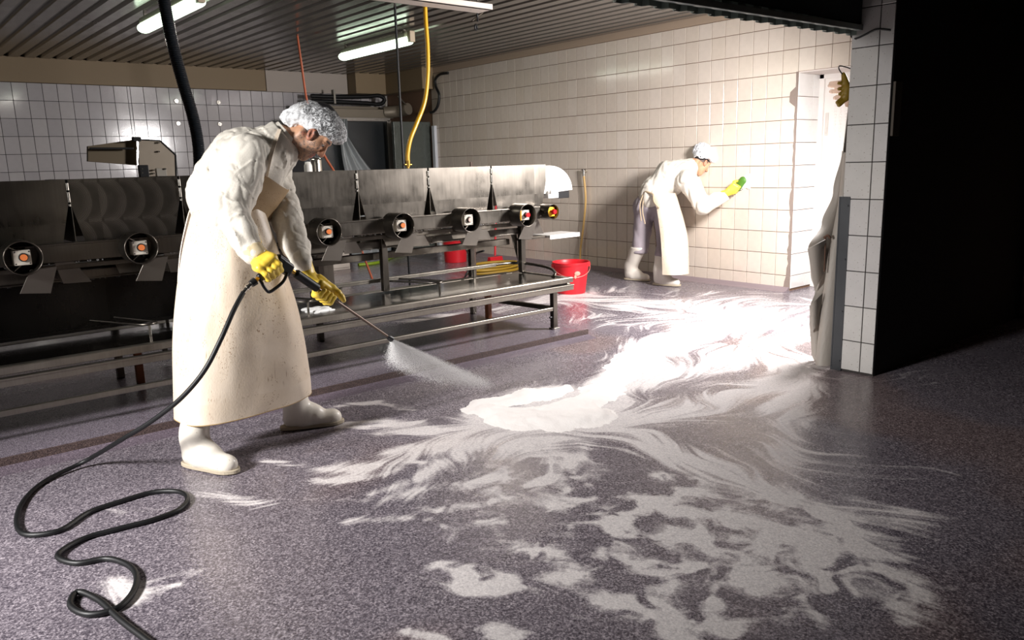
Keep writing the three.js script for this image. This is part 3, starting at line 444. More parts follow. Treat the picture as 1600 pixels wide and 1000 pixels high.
// ---------------------------------------------------------------- the long steel machine
const HX = [-1.317, -0.772, -0.227, 0.318, 0.863, 1.408, 1.953, 2.498, 3.043, 3.588];   // left edges of the hoppers
const HW = 0.537, TOPY = 1.219, TUBEX = [0.07, 0.6, 1.124, 1.65, 2.182, 2.702, 3.241, 3.756];
{
  const line = thing('hopper_line', 'long stainless steel machine with a row of tapered hoppers and button tubes', 'machine');
  HX.forEach((x, k) => {
    const zf = -4.5, zb = -4.98, yb = 0.90, taper = 0.046, c = (dx, y, z) => V(x + dx, y, z), bend = 1.09;
    const w = k === 9 ? HW - 0.005 : HW, m = k === 4 ? M.steelSwirl : M.steel;
    const front = plate([c(0.004, TOPY, zf), c(w, TOPY, zf), c(w, bend, zf), c(w - taper, yb, zf), c(taper + 0.004, yb, zf), c(0.004, bend, zf)], 0.004);
    const h = mk('hopper', front, m, line);
    mks('hopper_side', [plate([c(0.006, TOPY, zf), c(0.006, bend, zf), c(taper + 0.006, yb, zf + 0.0), c(taper + 0.006, yb, zb + 0.12), c(0.006, bend, zb), c(0.006, TOPY, zb)].map((p) => V(x + 0.006, p.y, p.z)), 0.003), plate([c(w - 0.003, TOPY, zf), c(w - 0.003, bend, zf), c(w - 0.003, yb, zb + 0.12), c(w - 0.003, bend, zb), c(w - 0.003, TOPY, zb)], 0.003)], M.steelDark, h);
    mks('hopper_back', [plate([c(0.004, TOPY - 0.01, zb), c(w, TOPY - 0.01, zb), c(w, bend, zb), c(w - taper, yb, zb + 0.12), c(taper, yb, zb + 0.12), c(0.004, bend, zb)].map((p) => V(p.x, p.y, zb)), 0.003)], M.steelDark, h);
    mks('hinge', [rod(c(-0.002, 1.20, zf + 0.006), c(-0.002, 1.165, zf + 0.006), 0.007), rod(c(-0.002, 1.155, zf + 0.006), c(-0.002, 1.105, zf + 0.006), 0.007), rod(c(-0.002, 1.095, zf + 0.006), c(-0.002, 1.085, zf + 0.006), 0.006)], M.steelBright, h);
  });
  mk('front_rail', [bx(-1.4, 0.815, -4.45, 3.98, 0.905, -4.415, 0.006), bx(-1.4, 0.9, -4.46, 3.98, 0.91, -4.41, 0.003)], M.steel, line);
  mk('lower_rail', bx(-1.4, 0.775, -4.52, 3.85, 0.80, -4.46, 0.004), M.steelDark, line);
  // drips hanging under the rail
  const dr = [], r = rng(31), drop = new THREE.SphereGeometry(0.004, 6, 5); for (let i = 0; i < 150; i++) { const q = drop.clone(); q.scale(1, 1.4, 1); q.translate(-0.2 + 4.1 * r(), 0.812, -4.42); dr.push(q); } for (let i = 0; i < 120; i++) { const q = drop.clone(); q.translate(0.2 + 3.6 * r(), 0.698, -4.58); dr.push(q); }
  const drips = mk('water_drops', dr, phy({ color: 0xffffff, transmission: 0.9, thickness: 0.004, ior: 1.33, roughness: 0.03 }), line); drips.userData.kind = 'stuff';
  TUBEX.forEach((x, k) => {
    const y = 0.862, z0 = -4.3, R = 0.083, last = k === 7;
    const shell = new THREE.LatheGeometry([[R - 0.006, -0.14], [R - 0.006, -0.002], [R - 0.003, 0.001], [R, -0.002], [R, -0.14]].map(([a, b]) => new THREE.Vector2(a, b)), 40); shell.rotateX(Math.PI / 2); shell.translate(x, y, z0);
    const back = new THREE.CylinderGeometry(R - 0.004, R - 0.004, 0.006, 32); back.rotateX(Math.PI / 2); back.translate(x, y, z0 - 0.137);
    const t = mk('button_tube', merge([shell]), M.steel, line);
    mk('tube_end', back, M.tubeInside, t);
    mks('tube_bracket', [bar(V(x - 0.02, y + 0.035, z0 - 0.03), V(x - 0.055, y + 0.055, z0 - 0.02), 0.012, 0.003), bar(V(x - 0.01, y - 0.035, z0 - 0.03), V(x - 0.045, y - 0.06, z0 - 0.02), 0.012, 0.003)], M.steel, t);
    mk('control_box', [bx(x - 0.037, y - 0.036, z0 - 0.09, x + 0.037, y + 0.036, z0 - 0.028, 0.004, 2), ...(last ? [] : [])], M.controlBox, t);
    mks('cover_screw', [[-1, -1], [1, -1], [-1, 1], [1, 1]].map(([a, b]) => rod(V(x + a * 0.029, y + b * 0.028, z0 - 0.029), V(x + a * 0.029, y + b * 0.028, z0 - 0.0265), 0.0035, 0.003, 8)), M.blackPlastic, t);
    mk('button_collar', rod(V(x + 0.004, y + 0.002, z0 - 0.028), V(x + 0.004, y + 0.002, z0 - 0.018), 0.021, 0.019, 24), M.blackPlastic, t);
    mk('push_button', rod(V(x + 0.004, y + 0.002, z0 - 0.02), V(x + 0.004, y + 0.002, z0 - (last ? 0.0 : 0.01)), 0.016, last ? 0.018 : 0.015, 24), last ? M.redButton : k === 6 ? std({ color: 0xd9b8ae, roughness: 0.35 }) : M.orange, t);
    if (last) mk('yellow_backing', bx(x - 0.044, y - 0.036, z0 - 0.085, x - 0.038, y + 0.036, z0 - 0.03, 0.001), M.yellow, t);
    // two chute flaps below every tube
    const P = (dx, dy, z) => V(x + dx, y + dy, z);
    mk('chute_flap', plate([P(0.03, -0.065, -4.36), P(0.145, -0.06, -4.40), P(0.105, -0.19, -4.36), P(-0.025, -0.175, -4.32)].map((p, i) => V(p.x, p.y, i < 2 ? -4.37 : -4.385)), 0.003), M.flap, line);
    mk('chute_flap', plate([P(0.15, -0.05, -4.47), P(0.235, -0.045, -4.47), P(0.31, -0.165, -4.47), P(0.18, -0.16, -4.47)].map((p, i) => V(p.x, p.y, i < 2 ? -4.46 : -4.475)), 0.003), M.flap, line);
  });
  { // short tube with the yellow emergency stop at the end
    const x = 4.045, y = 0.868, z0 = -4.34, R = 0.056, shell = new THREE.LatheGeometry([[R - 0.005, -0.12], [R - 0.005, -0.002], [R, 0], [R, -0.12]].map(([a, b]) => new THREE.Vector2(a, b)), 36); shell.rotateX(Math.PI / 2); shell.translate(x, y, z0);
    const t = mk('stop_tube', shell, M.steel, line); mk('tube_end', (() => { const b = new THREE.CylinderGeometry(R - 0.003, R - 0.003, 0.005, 28); b.rotateX(Math.PI / 2); b.translate(x, y, z0 - 0.117); return b; })(), M.tubeInside, t);
    mk('stop_box', bx(x - 0.034, y - 0.036, z0 - 0.08, x + 0.034, y + 0.036, z0 - 0.022, 0.004, 2), M.yellow, t);
    mk('stop_button', [rod(V(x + 0.006, y, z0 - 0.022), V(x + 0.006, y, z0 - 0.006), 0.011, 0.011, 20), rod(V(x + 0.006, y, z0 - 0.006), V(x + 0.006, y, z0 + 0.012), 0.021, 0.017, 24)], M.redButton, t);
    mk('rail_stub', bx(3.95, 0.835, -4.45, 4.06, 0.885, -4.42, 0.004), M.steel, line);
  }
  mk('drip_pan', [bx(-1.4, 0.70, -4.95, 3.92, 0.71, -4.57, 0.003), bx(-1.4, 0.70, -4.59, 3.92, 0.75, -4.575, 0.003), bx(-1.4, 0.70, -4.96, 3.92, 0.77, -4.945, 0.003)], M.steel, line);
  mk('cross_beam', [bx(-1.4, 0.62, -4.70, 3.86, 0.665, -4.64, 0.004)], M.steelDark, line);
  for (let i = 0; i < 9; i++) mks('chute', [plate([V(HX[i + 1] - 0.41, 0.90, -4.52), V(HX[i + 1] - 0.12, 0.90, -4.52), V(HX[i + 1] - 0.19, 0.72, -4.52), V(HX[i + 1] - 0.35, 0.72, -4.52)], 0.003), plate([V(HX[i + 1] - 0.41, 0.90, -4.86), V(HX[i + 1] - 0.12, 0.90, -4.86), V(HX[i + 1] - 0.19, 0.72, -4.86), V(HX[i + 1] - 0.35, 0.72, -4.86)], 0.003)], M.steelDark, line);
  for (const x of [3.92, 2.70, 1.40, 0.1]) mk('frame_leg', bx(x - 0.022, 0.41, -4.592, x + 0.022, 0.80, -4.548, 0.004), M.steel, line);
  for (const x of [3.74, 2.4, 1.1, -0.2]) mk('frame_leg', bx(x - 0.02, 0.05, -5.0, x + 0.02, 0.80, -4.96, 0.004), M.steel, line);
  mks('gusset_plate', [plate([V(3.84, 0.70, -4.6), V(3.90, 0.70, -4.6), V(3.90, 0.50, -4.6)], 0.004), plate([V(3.60, 0.70, -4.98), V(3.72, 0.70, -4.98), V(3.72, 0.52, -4.98)], 0.004)], M.steelDark, line);
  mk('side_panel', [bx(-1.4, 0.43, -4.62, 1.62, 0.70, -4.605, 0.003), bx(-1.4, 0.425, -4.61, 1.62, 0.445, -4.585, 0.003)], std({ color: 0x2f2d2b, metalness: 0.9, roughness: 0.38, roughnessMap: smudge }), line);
  // white end guard and its motor block
  const gq = (px, py) => onZ(px, py, -4.75), cx = gq(853, 300), top = gq(870, 259), rt = gq(893, 296);
  const gs = new THREE.Shape(); const rx = rt.x - cx.x, ry = top.y - cx.y - 0.012; gs.moveTo(-0.05, -0.02); gs.lineTo(rx, 0); gs.bezierCurveTo(rx * 0.98, ry * 0.55, rx * 0.62, ry, rx * 0.12, ry); gs.lineTo(-0.05, ry); gs.closePath();
  const gg = new THREE.ExtrudeGeometry(gs, { depth: 0.09, bevelEnabled: true, bevelThickness: 0.006, bevelSize: 0.006, bevelSegments: 2 }); gg.translate(cx.x, cx.y + 0.01, -4.84);
  mk('end_guard', metricUV(gg), M.enamel, line);
  const q0 = gq(871, 297), q1 = gq(891, 309); mk('motor_block', bx(q0.x, q1.y, -4.83, q1.x, q0.y + 0.01, -4.76, 0.004), M.blackPlastic, line);
  const e0 = gq(857, 299), e1 = gq(869, 309); mk('bearing_plate', [bx(e0.x - 0.03, e1.y, -4.8, e1.x, e0.y - 0.01, -4.72, 0.004), rod(gq(856, 297).add(V(0, 0, 0.04)), gq(856, 302).add(V(0, 0, 0.04)), 0.014)], M.enamel, line);
  mk('shelf_arm', [bx(3.92, 0.645, -4.66, 4.36, 0.665, -4.6, 0.003), rod(V(3.93, 0.66, -4.6), V(3.97, 0.66, -4.6), 0.018)], M.steelDark, line);
  mk('end_shelf', [bx(4.2, 0.655, -4.78, 4.53, 0.667, -4.56, 0.003), bx(4.2, 0.635, -4.562, 4.53, 0.668, -4.55, 0.003)], M.enamel, line);
}
// --- low draining table in front of it
{
  const t = thing('draining_table', 'long low stainless steel draining table with wet top and square legs', 'table');
  const wet = phy({ color: 0x55524d, metalness: 1, roughness: 0.22, map: steelWear, roughnessMap: smudge, clearcoat: 0.7, clearcoatRoughness: 0.1, bumpMap: grit, bumpScale: 0.002 });
  mk('table_top', bx(-1.4, 0.392, -4.62, 3.95, 0.402, -4.09, 0.002), wet, t);
  mk('front_channel', [bx(-1.4, 0.374, -4.085, 3.965, 0.409, -4.055, 0.004), bx(-1.4, 0.404, -4.1, 3.965, 0.411, -4.06, 0.002)], M.steelEdge, t);
  mk('front_channel', [bx(-1.4, 0.318, -4.085, 3.965, 0.356, -4.05, 0.004), bx(-1.4, 0.35, -4.085, 3.965, 0.359, -4.045, 0.002)], M.steelEdge, t);
  mk('end_channel', [bx(3.93, 0.32, -4.62, 3.962, 0.408, -4.085, 0.004)], M.steelBright, t);
  const tu = (p, r = 0.012) => tube(p, r, 8, 8);
  for (const x of [3.784, 1.2, -0.6]) { mk('leg', bx(x - 0.02, 0.055, -4.095, x + 0.02, 0.33, -4.055, 0.004), M.steel, t); mk('foot', bx(x - 0.026, 0.05, -4.102, x + 0.03, 0.062, -4.045, 0.002), M.steelBright, t); }
  for (const x of [3.714, 1.15, -0.65]) mk('leg', bx(x - 0.02, 0.05, -4.77, x + 0.02, 0.33, -4.73, 0.004), M.tawny, t);  // rear legs in a plain brown-orange tone
  mk('front_stretcher', bx(-1.4, 0.185, -4.088, 3.77, 0.213, -4.06, 0.005), M.steelEdge, t);
  mk('end_stretcher', [bar(V(3.784, 0.2, -4.09), V(3.714, 0.2, -4.74), 0.035, 0.03)], M.steelDark, t);
  mk('leg_bolt', rod(V(3.755, 0.14, -4.07), V(3.74, 0.14, -4.07), 0.008), M.blackPlastic, t);
  mk('rear_support', bx(-1.4, 0.33, -4.78, 3.93, 0.39, -4.70, 0.004), M.steelDark, t);
  mk('rear_channel', [bx(-1.4, 0.468, -4.64, 3.7, 0.49, -4.615, 0.003), bx(-1.4, 0.486, -4.65, 3.7, 0.493, -4.61, 0.002)], M.steelEdge, t);
  mks('channel_post', [-1.0, 0.2, 1.3, 2.4, 3.5].map((x) => bx(x - 0.008, 0.4, -4.64, x + 0.008, 0.47, -4.625, 0.002)), M.steelDark, t);
  mk('guard_rail', tu([V(3.66, 0.483, -4.63), V(3.86, 0.478, -4.63), V(3.93, 0.474, -4.56), onZ(855, 418, -4.34), onZ(864, 422, -4.28), onZ(867, 429, -4.22), onZ(861, 434, -4.24)], 0.011), M.steel, t);
  const loop = (x) => { const L = (p) => tu(p, 0.007); mk('rack_loop', [L([V(x - 0.1, 0.475, -4.62), V(x - 0.02, 0.475, -4.45), V(x + 0.075, 0.474, -4.27), V(x + 0.115, 0.474, -4.255), V(x + 0.15, 0.475, -4.29), V(x + 0.14, 0.475, -4.32), V(x + 0.02, 0.475, -4.62)]), rod(V(x + 0.105, 0.474, -4.258), V(x + 0.105, 0.40, -4.258), 0.007)], M.steel, t); };
  const L0 = onY(690, 443, 0.475); loop(L0.x - 0.085); const L1 = onY(463, 468, 0.475); loop(L1.x - 0.085); loop(1.0); loop(0.1);
  // puddle of suds left on the table top
  const p1 = onY(497, 484, 0.404), r = rng(8); const blob = []; for (let i = 0; i < 26; i++) { const s = new THREE.SphereGeometry(0.012 + 0.018 * r(), 8, 6); s.scale(1.4, 0.35, 1); s.translate(p1.x + (r() - 0.5) * 0.12, 0.403, p1.z + (r() - 0.5) * 0.16); blob.push(s); }
  const f = tag(mk('soap_suds', blob, std({ color: 0xf4f4f2, roughness: 0.7 })), 'small white splash of soap suds on the steel draining table', 'suds'); f.userData.kind = 'stuff';
}
let globalNozzle;
function smoothUV(g) { const p = g.attributes.position, uv = new Float32Array(p.count * 2); for (let i = 0; i < p.count; i++) { uv[2 * i] = (p.getX(i) * 0.8 + p.getZ(i)) * 2.4; uv[2 * i + 1] = p.getY(i) * 2.4; } g.setAttribute("uv", new THREE.BufferAttribute(uv, 2)); return g; }
function uvScale(g, a, b) { const uv = g.attributes.uv; for (let i = 0; i < uv.count; i++) uv.setXY(i, uv.getX(i) * a, uv.getY(i) * b); return g; }
// ---------------------------------------------------------------- people
const skinTone = [0.60, 0.33, 0.20];
const mSkin = phy({ color: 0xffffff, vertexColors: true, roughness: 0.5, sheen: 0.1 });
const weave = tex(256, 256, (x, y, o) => { const v = 238 - 14 * n2(x / 1.1, y / 1.6) - 8 * fbm(x / 40, y / 40, 3); o[0] = v; o[1] = v * 0.99; o[2] = v * 0.965; });
const mCoat = std({ color: 0xf3efe8, map: weave, roughness: 0.85, bumpMap: grit, bumpScale: 0.001 });
const mTrouser = std({ color: 0xb2aab6, map: weave, roughness: 0.9 });
const apronMap = tex(1024, 1024, (x, y, o) => {
  const v = fbm(x / 120, y / 120, 4), f = fbm(x / 14, y / 14, 3), streaks = smooth(0.72, 0.86, fbm(x / 4.5, y / 46 + 9, 3)) * smooth(0.45, 0.6, fbm(x / 150 + 3, y / 120, 2)), dots = smooth(0.80, 0.9, n2(x / 4.1 + 50, y / 5.1)) * smooth(0.52, 0.62, fbm(x / 70 + 80, y / 70, 2));
  const k = clamp(0.6 * streaks + 0.8 * dots); o[0] = mix(220 + 14 * (v - 0.5) + 6 * (f - 0.5), 140, k); o[1] = mix(204 + 17 * (v - 0.5) + 6 * (f - 0.5), 112, k); o[2] = mix(184 + 22 * (v - 0.5) + 6 * (f - 0.5), 86, k);
});
const mApron = phy({ color: 0xffffff, map: apronMap, roughness: 0.48, clearcoat: 0.15, clearcoatRoughness: 0.4, bumpMap: grit, bumpScale: 0.0008 });
const mApronShaded = std({ color: 0xb5a488, map: apronMap, roughness: 0.6 });  // apron map tinted darker for the bib: its shade is put into the colour
const mBoot = phy({ color: 0xebe4d8, roughness: 0.38, clearcoat: 0.2, map: cleanSpeck }), mSole = std({ color: 0xb3a792, roughness: 0.7 });
const mHair = std({ color: 0x17161a, roughness: 0.6 }), mEye = phy({ color: 0xd8d0c8, roughness: 0.15 }), mPupil = std({ color: 0x120c0a, roughness: 0.2 });
const netAlpha = (cover, seed) => tex(512, 512, (x, y, o) => {             // crimped fibres of the cap
  const dx = x / 512 - 0.5, dy = y / 512 - 0.5, r = Math.hypot(dx, dy) * 2, u = x + 26 * fbm(x / 24 + seed, y / 24, 2), w = y + 26 * fbm(x / 24, y / 24 + seed, 2);
  const a = 1 - Math.abs(2 * fbm(u / 7, w / 15, 3) - 1), b = 1 - Math.abs(2 * fbm(u / 16 + 40, w / 7, 3) - 1), t = Math.max(smooth(0.88, 0.985, a), smooth(0.90, 0.99, b));
  const patch = smooth(0.3, 0.62, fbm(x / 70 + seed, y / 70, 3)), rim = smooth(0.50, 0.64, r); const v = clamp(cover * 0.42 + t * 0.65 + rim * 0.55 + (1 - patch) * cover * 0.35); o[0] = o[1] = o[2] = 255 * v;
}, false);
const mNet = std({ color: 0xf4f6f8, roughness: 0.7, alphaMap: netAlpha(0.3, 3), transparent: true, side: THREE.DoubleSide });
const mNetFull = std({ color: 0xe2e4e8, roughness: 0.7, alphaMap: netAlpha(1.5, 9), transparent: true, side: THREE.DoubleSide });

const fold = (x, y, z, a, s = 1) => { const u = n3(x * 7 * s + 3, y * 5 * s, z * 7 * s), w = n3((x + 0.4 * y) * 12 * s + 3 * u, (y - 0.5 * x) * 6 * s + 2 * u, z * 11 * s), q = 1 - Math.abs(2 * w - 1); return a * (0.9 * (u - 0.5) + 0.6 * (q * q * q - 0.25)); };
const crease = (x, y, z, a) => { const w = n3((x + 0.5 * y) * 17, (y - 0.6 * x) * 7, z * 15), q = 1 - Math.abs(2 * w - 1); return -a * smooth(0.86, 1, q); };
function headFrame(o, f, h) { const F = f.clone().normalize(), S = F.clone().cross(h).normalize(), H = S.clone().cross(F); return { o, F, H, S }; }
function headPoint(fr, s, x, y, z) { return fr.o.clone().addScaledVector(fr.F, x * s).addScaledVector(fr.H, y * s).addScaledVector(fr.S, z * s); }
function headSDF() {                                                      // in the head's own axes: x to the face, y to the crown
  const v = V, X = v(1, 0, 0), Y = v(0, 1, 0), Z = v(0, 0, 1), e = (c, r, s, t) => ell(v(...c), X, Y, Z, r, s, t), c = (a, b, r, s) => cone(v(...a), v(...b), r, s);
  const base = [e([-0.014, 0.045, 0], 0.098, 0.088, 0.077), e([0.03, -0.02, 0], 0.062, 0.085, 0.06), c([-0.004, -0.06, 0.045], [0.062, -0.112, 0.012], 0.02, 0.017), c([-0.004, -0.06, -0.045], [0.062, -0.112, -0.012], 0.02, 0.017), c([0.066, -0.113, -0.008], [0.066, -0.113, 0.008], 0.018, 0.018), e([0.055, -0.028, 0.04], 0.03, 0.024, 0.022), e([0.055, -0.028, -0.04], 0.03, 0.024, 0.022), c([0.045, -0.075, 0.012], [0.045, -0.075, -0.012], 0.038, 0.038)];
  const add = [c([0.086, 0.012, 0], [0.112, -0.036, 0], 0.0085, 0.0125), e([0.101, -0.042, 0.011], 0.011, 0.009, 0.009), e([0.101, -0.042, -0.011], 0.011, 0.009, 0.009), c([0.086, 0.024, 0.012], [0.074, 0.026, 0.042], 0.011, 0.009), c([0.086, 0.024, -0.012], [0.074, 0.026, -0.042], 0.011, 0.009), c([0.087, -0.068, 0.014], [0.087, -0.068, -0.014], 0.0075, 0.0075), c([0.085, -0.082, 0.013], [0.085, -0.082, -0.013], 0.0085, 0.0085)];
  const ear = [1, -1].map((s) => { const out = ell(v(0.018, -0.018, 0.077 * s), v(0.89, 0.45, 0).normalize(), v(-0.45, 0.89, 0).normalize(), Z, 0.018, 0.034, 0.013), cut = ell(v(0.021, -0.014, 0.091 * s), v(0.89, 0.45, 0).normalize(), v(-0.45, 0.89, 0).normalize(), Z, 0.010, 0.021, 0.012); return (x, y, z) => -smin(-out(x, y, z), cut(x, y, z), 0.004); });
  const B = blend(base, 0.028), sock = [1, -1].map((s) => e([0.095, -0.002, 0.031 * s], 0.018, 0.013, 0.017)), mouth = c([0.097, -0.0755, 0.02], [0.097, -0.0755, -0.02], 0.0035, 0.0035), lids = [1, -1].map((s) => e([0.074, 0.005, 0.031 * s], 0.0145, 0.0105, 0.0155));
  return (x, y, z) => {
    let d = B(x, y, z); if (d > 0.06) return d - 0.03;
    for (const a of add) d = smin(d, a(x, y, z), 0.010);
    for (const s of sock) d = -smin(-d, s(x, y, z), 0.012);
    for (const l of lids) d = smin(d, l(x, y, z), 0.004);
    d = -smin(-d, mouth(x, y, z), 0.003);
    for (const q of ear) d = smin(d, q(x, y, z), 0.006);
    return d;
  };
}
const HEAD = headSDF();
function headGeo(fr, s, neckTo, cell, beard) {                            // head, and a neck down to a point in the world
  const local = (p) => { const d = p.clone().sub(fr.o); return V(d.dot(fr.F) / s, d.dot(fr.H) / s, d.dot(fr.S) / s); }, nb = local(neckTo);
  const neck = cone(V(-0.03, -0.05, 0), nb, 0.052, 0.06), sternoA = cone(V(-0.015, -0.05, 0.06), nb.clone().add(V(0.03, 0, 0.02)), 0.016, 0.016);
  const f = (x, y, z) => smin(smin(HEAD(x, y, z), neck(x, y, z), 0.022), sternoA(x, y, z), 0.02);
  const lo = V(-0.13, -0.16, -0.105), hi = V(0.14, 0.145, 0.105); lo.min(nb.clone().subScalar(0.08)); hi.max(nb.clone().addScalar(0.08));
  const g = nets(f, lo, hi, cell), p = g.attributes.position, col = new Float32Array(p.count * 3), r = rng(19);
  for (let i = 0; i < p.count; i++) {
    const x = p.getX(i), y = p.getY(i), z = p.getZ(i), az = Math.abs(z); let c = [...skinTone]; const m = n3(x * 60, y * 60, z * 60); c = c.map((v) => v * (0.93 + 0.14 * m));
    const b = beard * smooth(-0.012, -0.045, y + 0.25 * (x - 0.05) - 0.02 * (az > 0.04 ? 1 : 0)) * smooth(-0.04, 0.0, x) * smooth(-0.18, -0.12, y) + beard * 0.9 * smooth(-0.05, -0.062, y) * smooth(0.07, 0.085, x) * (y > -0.066 ? 1 : 0);
    if (b > 0) { const k = clamp(b * (0.30 + 0.75 * (r() > 0.5 ? 1 : 0) * smooth(0.3, 0.7, n3(x * 140, y * 140, z * 140)))); c = [mix(c[0], 0.13, k), mix(c[1], 0.10, k), mix(c[2], 0.085, k)]; }
    if (az > 0.070 && x > -0.015 && x < 0.05 && y > -0.055) { c[0] *= 0.98; c[1] *= 0.72; c[2] *= 0.72; }
    const lip = Math.max(smooth(0.012, 0.006, Math.hypot(x - 0.092, y + 0.068)), smooth(0.012, 0.006, Math.hypot(x - 0.09, y + 0.083))) * smooth(0.026, 0.018, az); if (lip > 0) c = [mix(c[0], 0.42, lip), mix(c[1], 0.16, lip), mix(c[2], 0.13, lip)];
    const nose = smooth(0.094, 0.108, x) * smooth(-0.01, -0.03, y); c[1] *= 1 - 0.14 * nose; c[2] *= 1 - 0.12 * nose;
    const brow = smooth(0.008, 0.004, Math.abs(y - 0.027 - 0.1 * (0.028 - az))) * smooth(0.055, 0.06, x) * smooth(0.01, 0.015, az) * smooth(0.052, 0.046, az); if (brow > 0) c = c.map((v) => mix(v, 0.02, brow * 0.9));
    const slit = smooth(0.0042, 0.0022, Math.abs(y + 0.001)) * smooth(0.076, 0.08, x) * smooth(0.014, 0.018, az) * smooth(0.047, 0.042, az); if (slit > 0) c = c.map((v) => mix(v, 0.03, slit * 0.85));
    const side = smooth(0.052, 0.04, x) * smooth(-0.012, 0.004, y) * smooth(0.035, 0.055, az) * (x > 0.018 ? 1 : 0) + (x < 0.0 && y > -0.03 ? 1 : 0); if (side > 0) c = c.map((v) => mix(v, 0.03, clamp(side) * 0.85));
    col.set(c, 3 * i);
  }
  g.setAttribute('color', new THREE.BufferAttribute(col, 3));
  g.applyMatrix4(new THREE.Matrix4().makeBasis(fr.F.clone().multiplyScalar(s), fr.H.clone().multiplyScalar(s), fr.S.clone().multiplyScalar(s)).setPosition(fr.o)); g.deleteAttribute('normal'); g.computeVertexNormals(); return g;
}
function bodyGeo(bones, cell, pad) {
  const f = blend(bones.map(([a, b, r, s]) => cone(a, b, r, s)), 0.04), lo = V(1e9, 1e9, 1e9), hi = V(-1e9, -1e9, -1e9); for (const [a, b, r, s] of bones) { const m = Math.max(r, s) + pad; for (const q of [a, b]) { lo.min(q.clone().subScalar(m)); hi.max(q.clone().addScalar(m)); } }
  return nets(f, lo, hi, cell);
}
function bounds(bones, pad) { const lo = V(1e9, 1e9, 1e9), hi = V(-1e9, -1e9, -1e9); for (const [a, b, r, s] of bones) { const m = Math.max(r, s) + pad; for (const q of [a, b]) { lo.min(q.clone().subScalar(m)); hi.max(q.clone().addScalar(m)); } } return [lo, hi]; }
// a bouffant cap: closed bag about the skull, cut by a slanting rim
function capSDF(fr, s, blobs, rim, ruffle) {
  const B = blends(blobs); function blends(l) { return blend(l.map(([c, r]) => ell(V(...c), V(1, 0, 0), V(0, 1, 0), V(0, 0, 1), ...r)), 0.035); }
  return (wx, wy, wz) => { const dx = wx - fr.o.x, dy = wy - fr.o.y, dz = wz - fr.o.z, x = (dx * fr.F.x + dy * fr.F.y + dz * fr.F.z) / s, y = (dx * fr.H.x + dy * fr.H.y + dz * fr.H.z) / s, z = (dx * fr.S.x + dy * fr.S.y + dz * fr.S.z) / s; let d = B(x, y, z); const cut = (rim(x, z) - y) * 0.72; if (Math.abs(d) < 0.03) d += ruffle * ((n3(x * 46, y * 46, z * 46) - 0.5) + 0.7 * (n3(x * 110, y * 110, z * 110) - 0.5)) * (1 + 1.2 * smooth(0.04, 0, -cut)); return Math.max(d, cut) * s; };
}
// a gloved hand closed round a bar: W wrist, E elbow side, G centre of the grip, g its axis, p from the bar's axis towards the palm
function grippingGlove(W, E, G, g, p, rg, sgn, parent, thumbAlong = 0.4, label, curl = 1) {
  g = g.clone().normalize(); p = p.clone().addScaledVector(g, -p.dot(g)).normalize(); const t = g.clone().cross(p).multiplyScalar(sgn);
  const on = (s, deg, r) => { const a = deg * Math.PI / 180; return G.clone().addScaledVector(g, s).addScaledVector(p, Math.cos(a) * r).addScaledVector(t, Math.sin(a) * r); };
  const R = rg + 0.012, palm = [], fingers = [], S = [-0.036, -0.012, 0.012, 0.034], len = [0.9, 1, 0.97, 0.84];
  S.forEach((s, i) => {
    const k0 = on(s, 28, R + 0.014), k1 = on(s * 0.97, 82 * curl, R + 0.008), k2 = on(s * 0.93, 140 * curl * (0.9 + 0.1 * len[i]), R + 0.003), k3 = on(s * 0.9, 196 * curl * (0.86 + 0.14 * len[i]), R);
    palm.push(cone(W.clone().addScaledVector(g, s * 0.55), k0, 0.022, 0.0165), cone(on(s, -12, R + 0.012), k0, 0.018, 0.0165));
    fingers.push(blend([cone(k0, k1, 0.0145, 0.0128), cone(k1, k2, 0.0128, 0.0116), cone(k2, k3, 0.0116, 0.010)], 0.006));
  });
  const q = 1 - 0.5 * thumbAlong, tb = on(0.03, -35 * q, R + 0.02), t1 = on(0.045 + 0.012 * thumbAlong, -75 * q, R + 0.01), t2 = on(0.045 + 0.034 * thumbAlong, -120 * q, R + 0.004), t3 = on(0.04 + 0.058 * thumbAlong, -160 * q, R + 0.002);
  fingers.push(blend([cone(W.clone().lerp(tb, 0.5), tb, 0.02, 0.018), cone(tb, t1, 0.018, 0.0145), cone(t1, t2, 0.0145, 0.0125), cone(t2, t3, 0.0125, 0.0105)], 0.008));
  const P = blend(palm, 0.016), dir = W.clone().sub(E).normalize(), c0 = W.clone().addScaledVector(dir, -0.085), cuff = cone(c0, W, 0.05, 0.034);
  const f = (x, y, z) => { let d = P(x, y, z); if (d > 0.2) return d - 0.1; for (const q of fingers) d = smin(d, q(x, y, z), 0.0055); let c = cuff(x, y, z); const al = (x - c0.x) * dir.x + (y - c0.y) * dir.y + (z - c0.z) * dir.z; c = Math.max(c, -al); d = smin(d, c, 0.016); if (d < 0.02) d += fold(x * 2.1, y * 2.1, z * 2.1, 0.0042); return d; };
  const lo = G.clone().subScalar(0.1), hi = G.clone().addScalar(0.1); for (const q of [W, c0]) { lo.min(q.clone().subScalar(0.065)); hi.max(q.clone().addScalar(0.065)); }
  const m = mk('glove', nets(f, lo, hi, 0.0032), M.glove, parent); if (label) m.userData.label = label; return m;
}
